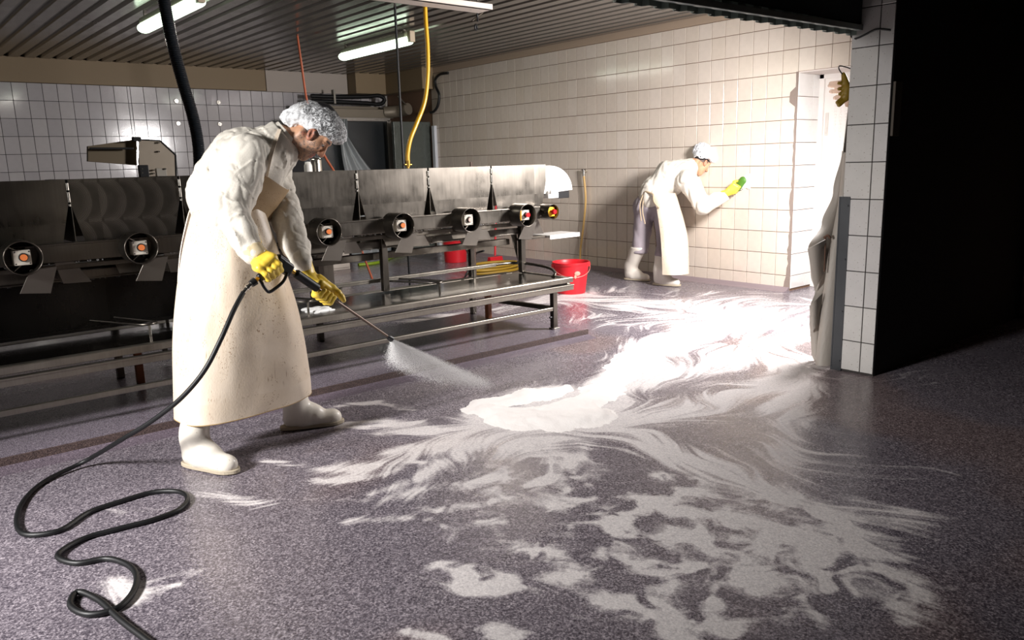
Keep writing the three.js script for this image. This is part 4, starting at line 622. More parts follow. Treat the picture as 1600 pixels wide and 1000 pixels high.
function boot(heel, toe, shaftTop, parent, L = 0.285, cell = 0.006, wide = 1) {
  const F = toe.clone().sub(heel).setY(0).normalize(), S = F.clone().cross(V(0, 1, 0)), P = (x, y, z = 0) => heel.clone().addScaledVector(F, x * L / 0.285).add(V(0, y, 0)).addScaledVector(S, z);
  const parts = [cone(P(0.045, 0.052), P(0.10, 0.05), 0.043, 0.046), cone(P(0.10, 0.045, 0.003), P(0.225, 0.036, 0.004), 0.046, 0.040), cone(P(0.20, 0.034, -0.008), P(0.245, 0.036, 0.002), 0.036, 0.034), cone(P(0.06, 0.12), P(0.15, 0.068), 0.05, 0.045), cone(P(0.062, 0.09), P(0.068, 0.16), 0.052 * wide, 0.055 * wide), cone(P(0.068, 0.15), shaftTop, 0.055 * wide, 0.066 * wide)];
  const B = blend(parts, 0.022), f = (x, y, z) => Math.max(B(x, y, z) + (fold(x, y, z, 0.002)), 0.016 - y + heel.y, (y - shaftTop.y));
  const lo = heel.clone().min(toe).min(shaftTop).subScalar(0.09), hi = heel.clone().max(toe).max(shaftTop).addScalar(0.09); lo.y = heel.y - 0.01; hi.y = shaftTop.y + 0.02;
  const m = mk('boot', sphereUV(nets(f, lo, hi, cell), P(0.1, 0.1), V(0, 1, 0), F), mBoot, parent);
  const out = []; for (let i = 0; i < 40; i++) { const a = i / 40 * Math.PI * 2, c = Math.cos(a), s = Math.sin(a), w = c > 0 ? mix(0.040, 0.050, smooth(0, 0.6, c) * (1 - smooth(0.7, 1, c))) : mix(0.040, 0.042, -c); out.push(new THREE.Vector2(0.138 + 0.148 * Math.sign(c) * Math.pow(Math.abs(c), 0.8), w * Math.sign(s) * Math.pow(Math.abs(s), 0.75))); }
  const g = new THREE.ExtrudeGeometry(new THREE.Shape(out), { depth: 0.012, bevelEnabled: true, bevelSize: 0.003, bevelThickness: 0.003, bevelSegments: 1 }); g.applyMatrix4(new THREE.Matrix4().makeBasis(F.clone().multiplyScalar(L / 0.285), S, V(0, -1, 0)).setPosition(P(0, 0.0185)));
  const h = bx(-0.002, 0, -0.034, 0.075, 0.006, 0.034, 0.002); mk('sole', metricUV(g), mSole, m); return m;
}
// apron skirt: rings { y, c: [x, z], a: [x, z], b: [x, z] }
function skirt(rings, t0, t1, wob, hem) {
  const R = (v, key, k) => { const n = rings.length - 1, x = v * n, i = Math.min(n - 1, Math.floor(x)), f = x - i, g = (j) => { const r = rings[clamp(j, 0, n)]; return k === undefined ? r[key] : r[key][k]; }; const p0 = g(i - 1), p1 = g(i), p2 = g(i + 1), p3 = g(i + 2); return 0.5 * (2 * p1 + (p2 - p0) * f + (2 * p0 - 5 * p1 + 4 * p2 - p3) * f * f + (3 * p1 - p0 - 3 * p2 + p3) * f * f * f); };
  return (u, v) => { const th = mix(t0, t1, u) * Math.PI / 180, c0 = Math.cos(th), s0 = Math.sin(th), c = Math.sign(c0) * Math.pow(Math.abs(c0), 0.8), s = Math.sign(s0) * Math.pow(Math.abs(s0), 0.8), x = R(v, 'c', 0) + R(v, 'a', 0) * c + R(v, 'b', 0) * s, z = R(v, 'c', 1) + R(v, 'a', 1) * c + R(v, 'b', 1) * s, y = R(v, 'y') + (hem ? hem(th, v) : 0); const k = wob * v * (fbm(u * 7 + 3, v * 1.6, 2) - 0.5) * 2 + wob * 0.5 * (fbm(u * 16, v * 5, 2) - 0.5); return V(x + k * c * 0.7, y, z + k * s * 0.9); };
}
// ------------------------------------------------ the man with the lance
{
  const P = thing('person', 'man bending forward in white coat and cream apron, holding the black spray lance', 'person');
  const pelvis = at(357, 362, 3.52), waist = at(366, 318, 3.51), chest = at(392, 262, 3.50), neck = at(441, 216, 3.51), rS = at(388, 246, 3.34), rE = at(360, 330, 3.22), rW = at(400, 398, 3.20), lS = at(424, 243, 3.67), lE = at(447, 343, 3.60), lW = at(473, 414, 3.45);
  const rK = V(1.08, 0.52, -3.42), lK = V(1.45, 0.52, -3.50), rA = V(1.035, 0.24, -3.36), lA = V(1.485, 0.24, -3.495), rH = pelvis.clone().add(V(-0.02, -0.05, 0.09)), lH = pelvis.clone().add(V(0.02, -0.05, -0.09));
  const fr = headFrame(at(491, 205, 3.53), RIGHT.clone().multiplyScalar(0.56).addScaledVector(UP, -0.83).addScaledVector(FWD, 0.13), RIGHT.clone().multiplyScalar(0.83).addScaledVector(UP, 0.56).addScaledVector(FWD, 0.04)), hs = 0.93;
  const head = headGeo(fr, hs, at(446, 222, 3.51), 0.0032, 1);
  const inner = bodyGeo([[pelvis, chest, 0.11, 0.12], [chest, neck, 0.11, 0.06], [rS, rE, 0.045, 0.04], [rE, rW, 0.038, 0.028], [lS, lE, 0.045, 0.04], [lE, lW, 0.038, 0.028], [chest, rS, 0.08, 0.05], [chest, lS, 0.08, 0.05], [rH, rK, 0.075, 0.055], [rK, rA, 0.045, 0.035], [lH, lK, 0.07, 0.05], [lK, lA, 0.045, 0.035], [rA, V(1.0, 0.06, -3.31), 0.033, 0.03], [lA, V(1.5, 0.06, -3.485), 0.033, 0.03]], 0.014, 0.03);
  inner.setAttribute('color', new THREE.Float32BufferAttribute(Array.from({ length: inner.attributes.position.count * 3 }, (_, i) => skinTone[i % 3]), 3));
  mk('body', [head, inner], mSkin, P);
  for (const s of [1, -1]) { const e = mk('eye', new THREE.SphereGeometry(0.0112, 14, 10), mEye, P); e.position.copy(headPoint(fr, hs, 0.0775, -0.0015, 0.031 * s)); const pu = mk('pupil', new THREE.SphereGeometry(0.0055, 10, 8), mPupil, e); pu.position.copy(fr.F.clone().multiplyScalar(0.0078).addScaledVector(fr.H, -0.003)); }
  // hair under the cap, and the cap
  const rim = (x, z) => 0.80 * x - 0.026 + 0.026 * Math.exp(-Math.pow((x - 0.012) / 0.035, 2)) * smooth(0.04, 0.07, Math.abs(z)) + 0.005 * Math.sin(x * 120);
  const hairF = capSDF(fr, hs, [[[-0.014, 0.045, 0], [0.106, 0.097, 0.085]]], (x, z) => rim(x, z) + 0.004, 0.004);
  const HL = fr.o.clone().subScalar(0.17), HH = fr.o.clone().addScalar(0.17);
  mk('hair', nets(hairF, HL, HH, 0.005), mHair, P);
  const netF = capSDF(fr, hs, [[[0.004, 0.05, 0], [0.116, 0.090, 0.101]], [[-0.088, 0.0, 0], [0.06, 0.085, 0.085]], [[-0.105, -0.06, 0], [0.046, 0.048, 0.072]], [[0.055, 0.078, 0], [0.062, 0.05, 0.08]]], (x, z) => Math.max(rim(x, z), -0.1), 0.009);
  const netG = nets(netF, fr.o.clone().subScalar(0.22), fr.o.clone().addScalar(0.22), 0.0038); mk('hair_net', sphereUV(netG, headPoint(fr, hs, -0.01, 0.03, 0), fr.H, fr.F), mNet, P);
  // coat
  const cb = [[at(357, 326, 3.50), at(357, 312, 3.50), 0.145, 0.155], [at(357, 312, 3.5), at(386, 262, 3.50), 0.155, 0.172], [at(386, 262, 3.5), at(428, 232, 3.51), 0.165, 0.11], [at(428, 232, 3.51), at(444, 214, 3.51), 0.10, 0.068], [at(324, 306, 3.5), at(342, 280, 3.5), 0.07, 0.10]];
  const torso = blend(cb.map(([a, b, r, s]) => cone(a, b, r, s)), 0.05);
  const arms = [[[chest.clone().lerp(rS, 0.6), rS, 0.09, 0.092], [rS, rE, 0.094, 0.078], [rE, at(378, 366, 3.205), 0.076, 0.07], [at(378, 366, 3.205), at(398, 396, 3.20), 0.068, 0.05]], [[chest.clone().lerp(lS, 0.6), lS, 0.09, 0.09], [lS, lE, 0.086, 0.07], [lE, at(462, 385, 3.52), 0.068, 0.062], [at(462, 385, 3.52), at(473, 413, 3.45), 0.06, 0.046]]];
  const armF = arms.map((l) => blend(l.map(([a, b, r, s]) => cone(a, b, r, s)), 0.02));
  const nkA = at(441, 217, 3.51), nkD = at(462, 204, 3.515).sub(at(430, 232, 3.51)).normalize();
  const coatF = (x, y, z) => { let d = torso(x, y, z); for (const a of armF) d = smin(d, a(x, y, z), 0.03); if (d > 0.05) return d - 0.02; const al = (x - nkA.x) * nkD.x + (y - nkA.y) * nkD.y + (z - nkA.z) * nkD.z; d += fold(x, y, z, 0.015) + fold(x + 5, y, z, 0.008, 2.3) + crease(x, y, z, 0.0042); d = Math.max(d, al - 0.022); return d; };
  const [clo, chi] = bounds([...cb, ...arms[0], ...arms[1]], 0.03);
  const cg = nets(coatF, clo, chi, 0.0058); mk('coat', metricUV(cg.clone()).attributes.uv ? smoothUV(cg) : cg, mCoat, P);
  // collar: a folded band open at the throat
  const nb = at(446, 213, 3.51), ax = nkD, cu = V(0, 1, 0).cross(ax).normalize(), cv = ax.clone().cross(cu);
  const front = RIGHT.clone().multiplyScalar(0.75).addScaledVector(UP, -0.66), ang0 = Math.atan2(front.dot(cv), front.dot(cu));
  mk('collar', sheet((u, v) => { const a = ang0 + mix(0.35, Math.PI * 2 - 0.35, u), tip = Math.pow(Math.abs(2 * u - 1), 4), r = mix(0.064, 0.078, v), h = mix(0.022, -0.022 - 0.05 * tip, v); return nb.clone().addScaledVector(cu, Math.cos(a) * r).addScaledVector(cv, Math.sin(a) * r).addScaledVector(ax, h + 0.006 * (fbm(u * 8, v * 2, 2) - 0.5)); }, 40, 6, 0.005), mCoat, P);
  // trousers and boots
  const tb = [[rH, rK, 0.09, 0.07], [rK, rK.clone().lerp(rA, 0.3), 0.066, 0.055], [lH, lK, 0.10, 0.08], [lK, lK.clone().lerp(lA, 0.3), 0.066, 0.055], [rH, lH, 0.13, 0.13]];
  mk('trousers', bodyGeo(tb, 0.012, 0.03), mTrouser, P);
  boot(V(0.955, 0, -3.375), V(1.088, 0, -3.10), V(1.035, 0.30, -3.35), P, 0.29, 0.005).userData.label = 'near white rubber boot';
  boot(V(1.455, 0, -3.505), V(1.735, 0, -3.40), V(1.49, 0.34, -3.50), P, 0.29, 0.005).userData.label = 'far white rubber boot stepping forward';
  // apron
  const rings = [{ y: 1.12, c: [1.288, -3.485], a: [0.108, -0.01], b: [0.04, 0.14] }, { y: 1.03, c: [1.276, -3.48], a: [0.136, -0.015], b: [0.045, 0.158] }, { y: 0.86, c: [1.264, -3.465], a: [0.186, -0.025], b: [0.05, 0.182] }, { y: 0.64, c: [1.262, -3.445], a: [0.246, -0.045], b: [0.05, 0.20] }, { y: 0.42, c: [1.26, -3.43], a: [0.284, -0.06], b: [0.045, 0.198] }, { y: 0.2, c: [1.255, -3.42], a: [0.312, -0.07], b: [0.03, 0.195] }];
  const ap = mk('apron', uvScale(sheet(skirt(rings, -130, 196, 0.028), 90, 60, 0.004), 2.2, 1.1), mApron, P);
  // bib on the chest, laid on the coat
  const onCoat = (p, dir, off) => { const q = p.clone(); for (let i = 0; i < 60; i++) { const d = torso(q.x, q.y, q.z) - off; if (Math.abs(d) < 0.001) break; q.addScaledVector(dir, -d * 0.8); } return q; };
  const bd = RIGHT.clone().multiplyScalar(0.62).addScaledVector(UP, -0.5).addScaledVector(FWD, -0.25).normalize();
  const bibP = (u, v) => { const a = at(mix(413, 437, u), mix(272, 284, u), mix(3.36, 3.60, u)), b = at(mix(388, 422, u), mix(328, 344, u), mix(3.33, 3.64, u)); return onCoat(a.lerp(b, v), bd.clone().negate().negate(), 0.02); };
  mk('apron_bib', uvScale(sheet((u, v) => bibP(u, v).addScaledVector(bd, 0.006), 16, 18, 0.004), 0.4, 0.4), mApronShaded, ap);
  const s0 = bibP(0.02, 0.02).addScaledVector(bd, 0.006), strapPts = [s0, ...[[422, 248, 3.385], [430, 222, 3.40], [437, 202, 3.45]].map(([a, b, c]) => { const q = at(a, b, c), dir = at(a, b, c - 0.1).sub(q).normalize(); for (let i = 0; i < 60; i++) { const d = coatF(q.x, q.y, q.z) - 0.009; if (Math.abs(d) < 0.001) break; q.addScaledVector(dir, -clamp(d, -0.01, 0.01)); } return q; })]; mk('neck_strap', sheet((u, v) => { const c = new THREE.CatmullRomCurve3(strapPts), p = c.getPoint(v); return p.addScaledVector(RIGHT, (u - 0.5) * 0.015).addScaledVector(UP, -(u - 0.5) * 0.004); }, 4, 24, 0.004), mApron, ap);
  mk('hem_edge', tube(Array.from({ length: 60 }, (_, i) => skirt(rings, -130, 196, 0.028)(i / 59, 0.997)), 0.0032, 6, 2), std({ color: 0xb09468, roughness: 0.6 }), ap);

  // ---------------- spray lance
  const G0 = at(430, 405, 3.21), G1 = at(612, 530, 3.75), ax2 = G1.clone().sub(G0), Lg = ax2.length(); ax2.normalize(); const alongPx = (px) => { let lo = 0, hi = 1; for (let i = 0; i < 40; i++) { const m = (lo + hi) / 2, p = G0.clone().lerp(G1, m).sub(EYE); (800 + FOCAL * p.dot(RIGHT) / p.dot(FWD)) < px ? lo = m : hi = m; } return G0.clone().lerp(G1, lo); };
  const gun = thing('spray_lance', 'black pressure washer gun with ribbed grip and long steel lance held by the man', 'spray lance');
  const sideN = ax2.clone().cross(V(0, 1, 0)).normalize(), dn = sideN.clone().cross(ax2).normalize().negate();
  const along = (p, q, w, h, r) => { const d = q.clone().sub(p), L = d.length(); d.normalize(); const s = d.clone().cross(V(0, 1, 0)).normalize(), uu = s.clone().cross(d); const g = new RoundedBoxGeometry(L, h, w, 2, r); g.applyMatrix4(new THREE.Matrix4().makeBasis(d, uu, s)); const m = p.clone().add(q).multiplyScalar(0.5); g.translate(m.x, m.y, m.z); return metricUV(g); };
  const bodyA = alongPx(420), bodyB = alongPx(455);
  mk('gun_body', [along(bodyA, bodyB, 0.034, 0.048, 0.012), along(bodyA.clone().addScaledVector(dn, -0.014), alongPx(446).addScaledVector(dn, -0.016), 0.03, 0.028, 0.010), along(alongPx(438).addScaledVector(dn, 0.006), alongPx(455).addScaledVector(dn, 0.006), 0.036, 0.05, 0.008)], M.blackPlastic, gun);
  const gripA = at(434, 413, 3.215), gripB = at(403, 436, 3.16); mk('trigger_grip', along(gripA, gripB, 0.026, 0.034, 0.011), M.blackPlastic, gun);
  mk('trigger_guard', tube([at(449, 426, 3.24), at(443, 439, 3.23), at(431, 450, 3.21), at(420, 456, 3.19), at(413, 449, 3.175), at(408, 440, 3.165), at(404, 434, 3.16)], 0.007, 8, 8), M.blackPlastic, gun);
  mk('trigger', tube([at(440, 420, 3.22), at(434, 430, 3.21), at(422, 438, 3.19)], 0.005, 8, 6), M.blackPlastic, gun);
  const fA = alongPx(461), fB = alongPx(497), fl = fB.clone().sub(fA).length(), prof = []; for (let i = 0; i <= 44; i++) { const h = i / 44; prof.push(new THREE.Vector2(i === 0 || i === 44 ? 0.0001 : 0.0175 + (i % 2 ? 0.0022 : 0) - (i < 2 || i > 42 ? 0.003 : 0), h * fl)); }
  const fg = new THREE.LatheGeometry(prof, 24); fg.applyQuaternion(new THREE.Quaternion().setFromUnitVectors(V(0, 1, 0), ax2)); fg.translate(fA.x, fA.y, fA.z); mk('ribbed_grip', fg, M.blackRubber, gun);
  mk('coupling', rod(alongPx(455), alongPx(461), 0.008), M.brass, gun);
  mk('lance_pipe', rod(fB, alongPx(609), 0.0062, 0.0062, 14), std({ color: 0x6a5e56, metalness: 1, roughness: 0.42 }), gun);
  const nz = alongPx(607), nzd = ax2; mk('nozzle', [rod(nz, alongPx(613), 0.012, 0.0145, 18), rod(alongPx(613), alongPx(617), 0.0145, 0.011, 18), rod(alongPx(605.5), nz, 0.0085, 0.0105, 14)], M.blackPlastic, gun);
  mk('hose_fitting', [rod(at(404, 434, 3.16), at(398, 440, 3.145), 0.0085), ], M.brass, gun);
  mk('collar_nut', rod(at(399, 439, 3.147), at(392, 444, 3.135), 0.0165, 0.015, 14), M.blackPlastic, gun);
  mk('swivel', [rod(at(393, 443, 3.137), at(388, 448, 3.128), 0.009), rod(at(388, 448, 3.128), at(386, 450, 3.125), 0.0125, 0.0125, 6), rod(at(386, 450, 3.125), at(379, 458, 3.113), 0.0078)], M.steelBright, gun);
  // gloves
  const gripDir = gripB.clone().sub(gripA).normalize(), gc = gripA.clone().lerp(gripB, 0.42);
  grippingGlove(at(403, 401, 3.20), rE, gc, gripDir.clone().negate(), RIGHT.clone().multiplyScalar(-0.62).addScaledVector(UP, 0.35).addScaledVector(FWD, -0.55), 0.015, 1, P, 0.3, 'yellow rubber glove on the trigger grip');
  grippingGlove(at(477, 420, 3.46), lE, alongPx(509), ax2, UP.clone().multiplyScalar(0.5).addScaledVector(FWD, 0.85), 0.0135, -1, P, 0.8, 'yellow rubber glove round the front of the lance', 1.22);
  for (const [a, b, n] of [[at(392, 388, 3.20), at(404, 404, 3.20), 0.05], [at(467, 400, 3.48), at(478, 424, 3.455), 0.045]]) { const f = cone(a, b, n, n * 0.86), d = b.clone().sub(a).normalize(), L = b.clone().sub(a).length(); const F2 = (x, y, z) => { const al = (x - a.x) * d.x + (y - a.y) * d.y + (z - a.z) * d.z; return Math.max(f(x, y, z) + fold(x * 2.4, y * 2.4, z * 2.4, 0.008), -al, al - L); }; mk('clear_cuff', nets(F2, a.clone().min(b).subScalar(0.07), a.clone().max(b).addScalar(0.07), 0.005), phy({ color: 0xfff4d8, roughness: 0.18, transmission: 0.55, thickness: 0, clearcoat: 0.6 }), P); }

  // ---------------- the hose
  const fl2 = (px, py, h = 0.0095) => onY(px, py, h);
  const hp = [at(380, 457, 3.115), at(366, 483, 3.07), at(346, 528, 3.03), at(320, 578, 3.02), at(285, 620, 3.03), at(240, 656, 3.08), at(195, 684, 3.15), fl2(130, 722, 0.03), fl2(70, 752), fl2(30, 795), fl2(40, 835), fl2(90, 830), fl2(140, 800), fl2(190, 783), fl2(240, 769), fl2(278, 768), fl2(293, 778), fl2(280, 796), fl2(240, 812), fl2(190, 825), fl2(130, 842), fl2(90, 868, 0.012), fl2(120, 880), fl2(165, 873), fl2(192, 879), fl2(210, 892), fl2(213, 912), fl2(200, 936), fl2(180, 952), fl2(140, 960), fl2(110, 945), fl2(120, 925, 0.012), fl2(150, 935), fl2(190, 970), fl2(232, 1002), fl2(290, 1050), fl2(360, 1120)];
  tag(mk('pressure_hose', tube(hp, 0.0095, 12, 9), M.blackRubber), 'black pressure hose running from the lance to loops on the floor', 'hose');
  scene.userData.nozzle = null; globalNozzle = { tip: alongPx(616), dir: ax2.clone() };
}
// ------------------------------------------------ the person scrubbing the wall
{
  const P = thing('person', 'stooping person in white cap and cream apron over grey trousers scrubbing the tiled wall', 'person');
  const D = 7.86, pelvis = at(1020, 318, 7.9), waist = at(1030, 300, 7.86), chest = at(1058, 274, 7.8), neck = at(1085, 256, 7.76), rS = at(1074, 282, 7.62), rE = at(1099, 322, 7.56), rW = at(1133, 305, 7.50), lS = at(1078, 272, 7.9), lE = at(1098, 315, 7.72), lW = at(1112, 320, 7.68);
  const hA = onY(977, 437), tA = onY(1007, 439), hB = onY(1022, 445), tB = onY(1064, 448), rA = at(1037, 392, 7.8), lA = at(1001, 386, 8.03), rH = pelvis.clone().add(V(0.05, -0.03, 0.06)), lH = pelvis.clone().add(V(-0.03, -0.03, -0.07)), rK = at(1040, 375, 7.82), lK = at(1004, 358, 8.02);
  const fr = headFrame(at(1097, 252, 7.74), RIGHT.clone().multiplyScalar(0.74).addScaledVector(UP, -0.62).addScaledVector(FWD, 0.22), RIGHT.clone().multiplyScalar(0.62).addScaledVector(UP, 0.74).addScaledVector(FWD, 0.06)), hs = 0.92;
  const head = headGeo(fr, hs, at(1082, 262, 7.76), 0.005, 0.1);
  const inner = bodyGeo([[pelvis, chest, 0.11, 0.12], [chest, neck, 0.11, 0.06], [rS, rE, 0.042, 0.038], [rE, rW, 0.036, 0.027], [lS, lE, 0.042, 0.038], [lE, lW, 0.036, 0.027], [chest, rS, 0.08, 0.05], [chest, lS, 0.08, 0.05], [rH, rK, 0.075, 0.055], [rK, rA, 0.045, 0.035], [lH, lK, 0.07, 0.05], [lK, lA, 0.045, 0.035]], 0.016, 0.03);
  inner.setAttribute('color', new THREE.Float32BufferAttribute(Array.from({ length: inner.attributes.position.count * 3 }, (_, i) => skinTone[i % 3]), 3));
  mk('body', [head, inner], mSkin, P);
  for (const s of [1, -1]) { const e = mk('eye', new THREE.SphereGeometry(0.0112, 10, 8), mEye, P); e.position.copy(headPoint(fr, hs, 0.0775, -0.0015, 0.031 * s)); }
  const rim = (x, z) => 0.42 * x + 0.004 + 0.02 * Math.exp(-Math.pow((x - 0.01) / 0.04, 2)) * smooth(0.04, 0.07, Math.abs(z));
  mk('hair', nets(capSDF(fr, hs, [[[-0.014, 0.045, 0], [0.106, 0.097, 0.085]]], (x, z) => rim(x, z) - 0.012, 0.004), fr.o.clone().subScalar(0.17), fr.o.clone().addScalar(0.17), 0.008), mHair, P);
  const netG = nets(capSDF(fr, hs, [[[0.012, 0.07, 0], [0.155, 0.098, 0.118]], [[-0.07, 0.08, 0], [0.09, 0.085, 0.095]], [[0.11, 0.075, 0], [0.075, 0.07, 0.09]]], rim, 0.022), fr.o.clone().subScalar(0.22), fr.o.clone().addScalar(0.22), 0.006); mk('hair_net', sphereUV(netG, headPoint(fr, hs, -0.01, 0.03, 0), fr.H, fr.F), mNetFull, P);
  const cb = [[at(1018, 312, 7.88), at(1024, 300, 7.87), 0.125, 0.14], [at(1024, 300, 7.87), at(1050, 277, 7.82), 0.145, 0.165], [at(1050, 277, 7.82), at(1070, 266, 7.78), 0.165, 0.12], [at(1070, 266, 7.78), at(1084, 257, 7.76), 0.11, 0.07]];
  const torso = blend(cb.map(([a, b, r, s]) => cone(a, b, r, s)), 0.05);
  const arms = [[[chest.clone().lerp(rS, 0.5), rS, 0.1, 0.1], [rS, rE, 0.105, 0.084], [rE, at(1118, 313, 7.52), 0.082, 0.074], [at(1118, 313, 7.52), rW, 0.072, 0.054]], [[chest.clone().lerp(lS, 0.5), lS, 0.09, 0.09], [lS, lE, 0.08, 0.065], [lE, lW, 0.06, 0.05]]];
  const armF = arms.map((l) => blend(l.map(([a, b, r, s]) => cone(a, b, r, s)), 0.02));
  const nkD = at(1092, 250, 7.75).sub(at(1072, 266, 7.78)).normalize(), nkA = at(1084, 257, 7.76);
  const coatF = (x, y, z) => { let d = torso(x, y, z); for (const a of armF) d = smin(d, a(x, y, z), 0.03); if (d > 0.06) return d - 0.03; const al = (x - nkA.x) * nkD.x + (y - nkA.y) * nkD.y + (z - nkA.z) * nkD.z; return Math.max(d + fold(x, y, z, 0.022) + fold(x + 5, y, z, 0.008, 2), al - 0.03); };
  const [lo, hi] = bounds([...cb, ...arms[0], ...arms[1]], 0.03); mk('coat', smoothUV(nets(coatF, lo, hi, 0.0085)), mCoat, P);
  const tb = [[rH, rK, 0.105, 0.085], [rK, at(1036, 398, 7.78), 0.085, 0.085], [lH, lK, 0.11, 0.09], [lK, at(1000, 392, 8.04), 0.09, 0.085], [rH, lH, 0.125, 0.125]];
  const tF = blend(tb.map(([a, b, r, s]) => cone(a, b, r, s)), 0.03); const [tl, th] = bounds(tb, 0.03); mk('trousers', smoothUV(nets((x, y, z) => { const d = tF(x, y, z); return d > 0.05 ? d - 0.02 : Math.max(d + fold(x, y, z, 0.014), 0.29 - y); }, tl, th, 0.0095)), mTrouser, P);
  boot(hA, tA, at(998, 386, 8.03), P, 0.28, 0.008, 1.2); boot(hB, tB, at(1036, 396, 7.8), P, 0.28, 0.008, 1.2);
  // apron round the front, tied behind
  const c = (px, py, d) => { const q = at(px, py, d); return [q.x, q.z]; }, A = (s) => [0.72 * s, 0.69 * s], B = (s) => [-0.6 * s, 0.8 * s];
  const rings = [{ y: 0.90, c: c(1030, 305, 7.84), a: A(0.15), b: B(0.175) }, { y: 0.75, c: c(1037, 330, 7.8), a: A(0.15), b: B(0.18) }, { y: 0.5, c: c(1044, 365, 7.78), a: A(0.165), b: B(0.19) }, { y: 0.3, c: c(1046, 398, 7.76), a: A(0.165), b: B(0.19) }, { y: 0.13, c: c(1047, 425, 7.76), a: A(0.165), b: B(0.19) }];
  const f = skirt(rings, -120, 128, 0.03); const ap = mk('apron', uvScale(sheet(f, 50, 40, 0.005), 1.2, 0.7), mApron, P);
  const tp = [f(0.99, 0.01), at(1008, 300, 7.78), at(1002, 308, 7.86)]; mks('apron_tie', [tube(tp, 0.009, 8, 8), tube([at(1005, 303, 7.8), at(1000, 320, 7.8), at(1002, 345, 7.8)], 0.006, 8, 8), tube([at(1006, 303, 7.8), at(1004, 330, 7.8), at(1008, 350, 7.79)], 0.006, 8, 8), tube([f(0.99, 0.02), at(1022, 315, 7.64), at(1030, 325, 7.62)], 0.008, 8, 8)], std({ color: 0xb9a58a, roughness: 0.7 }), ap);
  // scrubbing brush held flat on the wall
  const bc = onX(1156, 288, XW - 0.035), b = thing('scrub_brush', 'small green backed hand brush with white bristles pressed against the tiled wall', 'brush', [bc.x, bc.y, bc.z]);
  const back = new THREE.CapsuleGeometry(0.038, 0.09, 6, 16); back.rotateX(0.7); back.scale(0.5, 1, 1); mk('brush_back', back, std({ color: 0x4f7f2a, roughness: 0.5 }), b);
  const br = []; const r = rng(4); for (let i = 0; i < 70; i++) { const a = r() * 6.28, q = Math.sqrt(r()) * 0.035; br.push(rod(V(0.005, q * Math.cos(a) * 1.5, q * Math.sin(a)), V(0.033, q * Math.cos(a) * 1.7, q * Math.sin(a) * 1.3), 0.0035, 0.003, 5)); } mk('bristles', br, M.whitePlastic, b).userData.kind = 'stuff';
  grippingGlove(at(1129, 304, 7.50), rE, onX(1148, 293, XW - 0.06), V(0, 0.77, 0.64), V(-0.75, -0.35, 0.1), 0.014, 1, P, 0.3);
  grippingGlove(at(1113, 318, 7.68), lE, at(1121, 315, 7.66), V(0, 1, 0.2), V(-0.6, 0, -0.4), 0.01, 1, P, 0.3);
  const sd = []; for (let i = 0; i < 40; i++) { const s = new THREE.SphereGeometry(0.012 + 0.016 * r(), 8, 6); const a = r() * 6.28, q = Math.sqrt(r()) * 0.055; s.scale(0.4, 1, 1); s.translate(XW - 0.012, bc.y + 0.03 + q * Math.sin(a), bc.z + 0.07 + q * Math.cos(a)); sd.push(s); }
  tag(mk('wall_suds', sd, std({ color: 0xffffff, roughness: 0.8 })), 'white dab of suds on the wall tile above the brush', 'suds').userData.kind = 'stuff';
}
// ---------------------------------------------------------------- hoses, lamps, buckets and the far machinery
{ // black corrugated suction hose from the ceiling
  const pts = [onZ(252, -20, -5.5), onZ(258, 10, -5.5), onZ(270, 70, -5.5), onZ(286, 130, -5.5), onZ(302, 185, -5.5), onZ(310, 230, -5.5), onZ(311, 280, -5.5), onZ(309, 300, -5.5)]; pts[0].y = Math.max(pts[0].y, CEIL); if (pts[0].y < CEIL) pts.unshift(pts[0].clone().setY(CEIL));
  const top = pts[0].clone(); top.y = CEIL + 0.02; pts[0] = top; const c = new THREE.CatmullRomCurve3(pts), n = 130, g = [], frames = c.computeFrenetFrames(n * 2), pos = [], idx = [], R = 0.036, seg = 20;
  for (let i = 0; i <= n * 2; i++) { const p = c.getPointAt(i / (n * 2)), r = R + (i % 2 ? 0.0035 : -0.001); for (let k = 0; k <= seg; k++) { const a = k / seg * 6.28318, q = p.clone().addScaledVector(frames.normals[i], Math.cos(a) * r).addScaledVector(frames.binormals[i], Math.sin(a) * r); pos.push(q.x, q.y, q.z); } }
  for (let i = 0; i < n * 2; i++) for (let k = 0; k < seg; k++) { const a = i * (seg + 1) + k, b = a + seg + 1; idx.push(a, a + 1, b, b, a + 1, b + 1); }
  const G = new THREE.BufferGeometry(); G.setAttribute('position', new THREE.Float32BufferAttribute(pos, 3)); G.setIndex(idx);
  tag(mk('suction_hose', toCreasedNormals(G, 0.4), phy({ color: 0x1c2126, roughness: 0.32, clearcoat: 0.3, side: THREE.DoubleSide })), 'thick black corrugated hose hanging from the ceiling in front of the back wall', 'hose');
}
{ // yellow hose with its brass end
  const p = [[664, 0], [665, 30], [668, 75], [668, 118], [663, 160], [650, 195], [641, 218], [637, 240], [637, 252]].map(([x, y]) => onZ(x, y, -5.2)); p[0].y = CEIL + 0.01;
  const h = thing('yellow_hose', 'bright yellow water hose hanging from the ceiling into the machine', 'hose'); mk('hose_line', tube(p, 0.0165, 12, 10), M.yellowHose, h);
  const e = onZ(637, 251, -5.2); mk('hose_end', [rod(e, e.clone().add(V(0, -0.045, 0)), 0.02, 0.018), rod(e.clone().add(V(-0.03, -0.03, 0)), e.clone().add(V(0.03, -0.03, 0)), 0.009), rod(e.clone().add(V(0, -0.045, 0)), e.clone().add(V(0, -0.4, 0)), 0.011)], M.brass, h); mk('ceiling_socket', rod(p[0], p[0].clone().add(V(0, -0.13, 0)), 0.024), std({ color: 0x5a6472, roughness: 0.4 }), h);
}
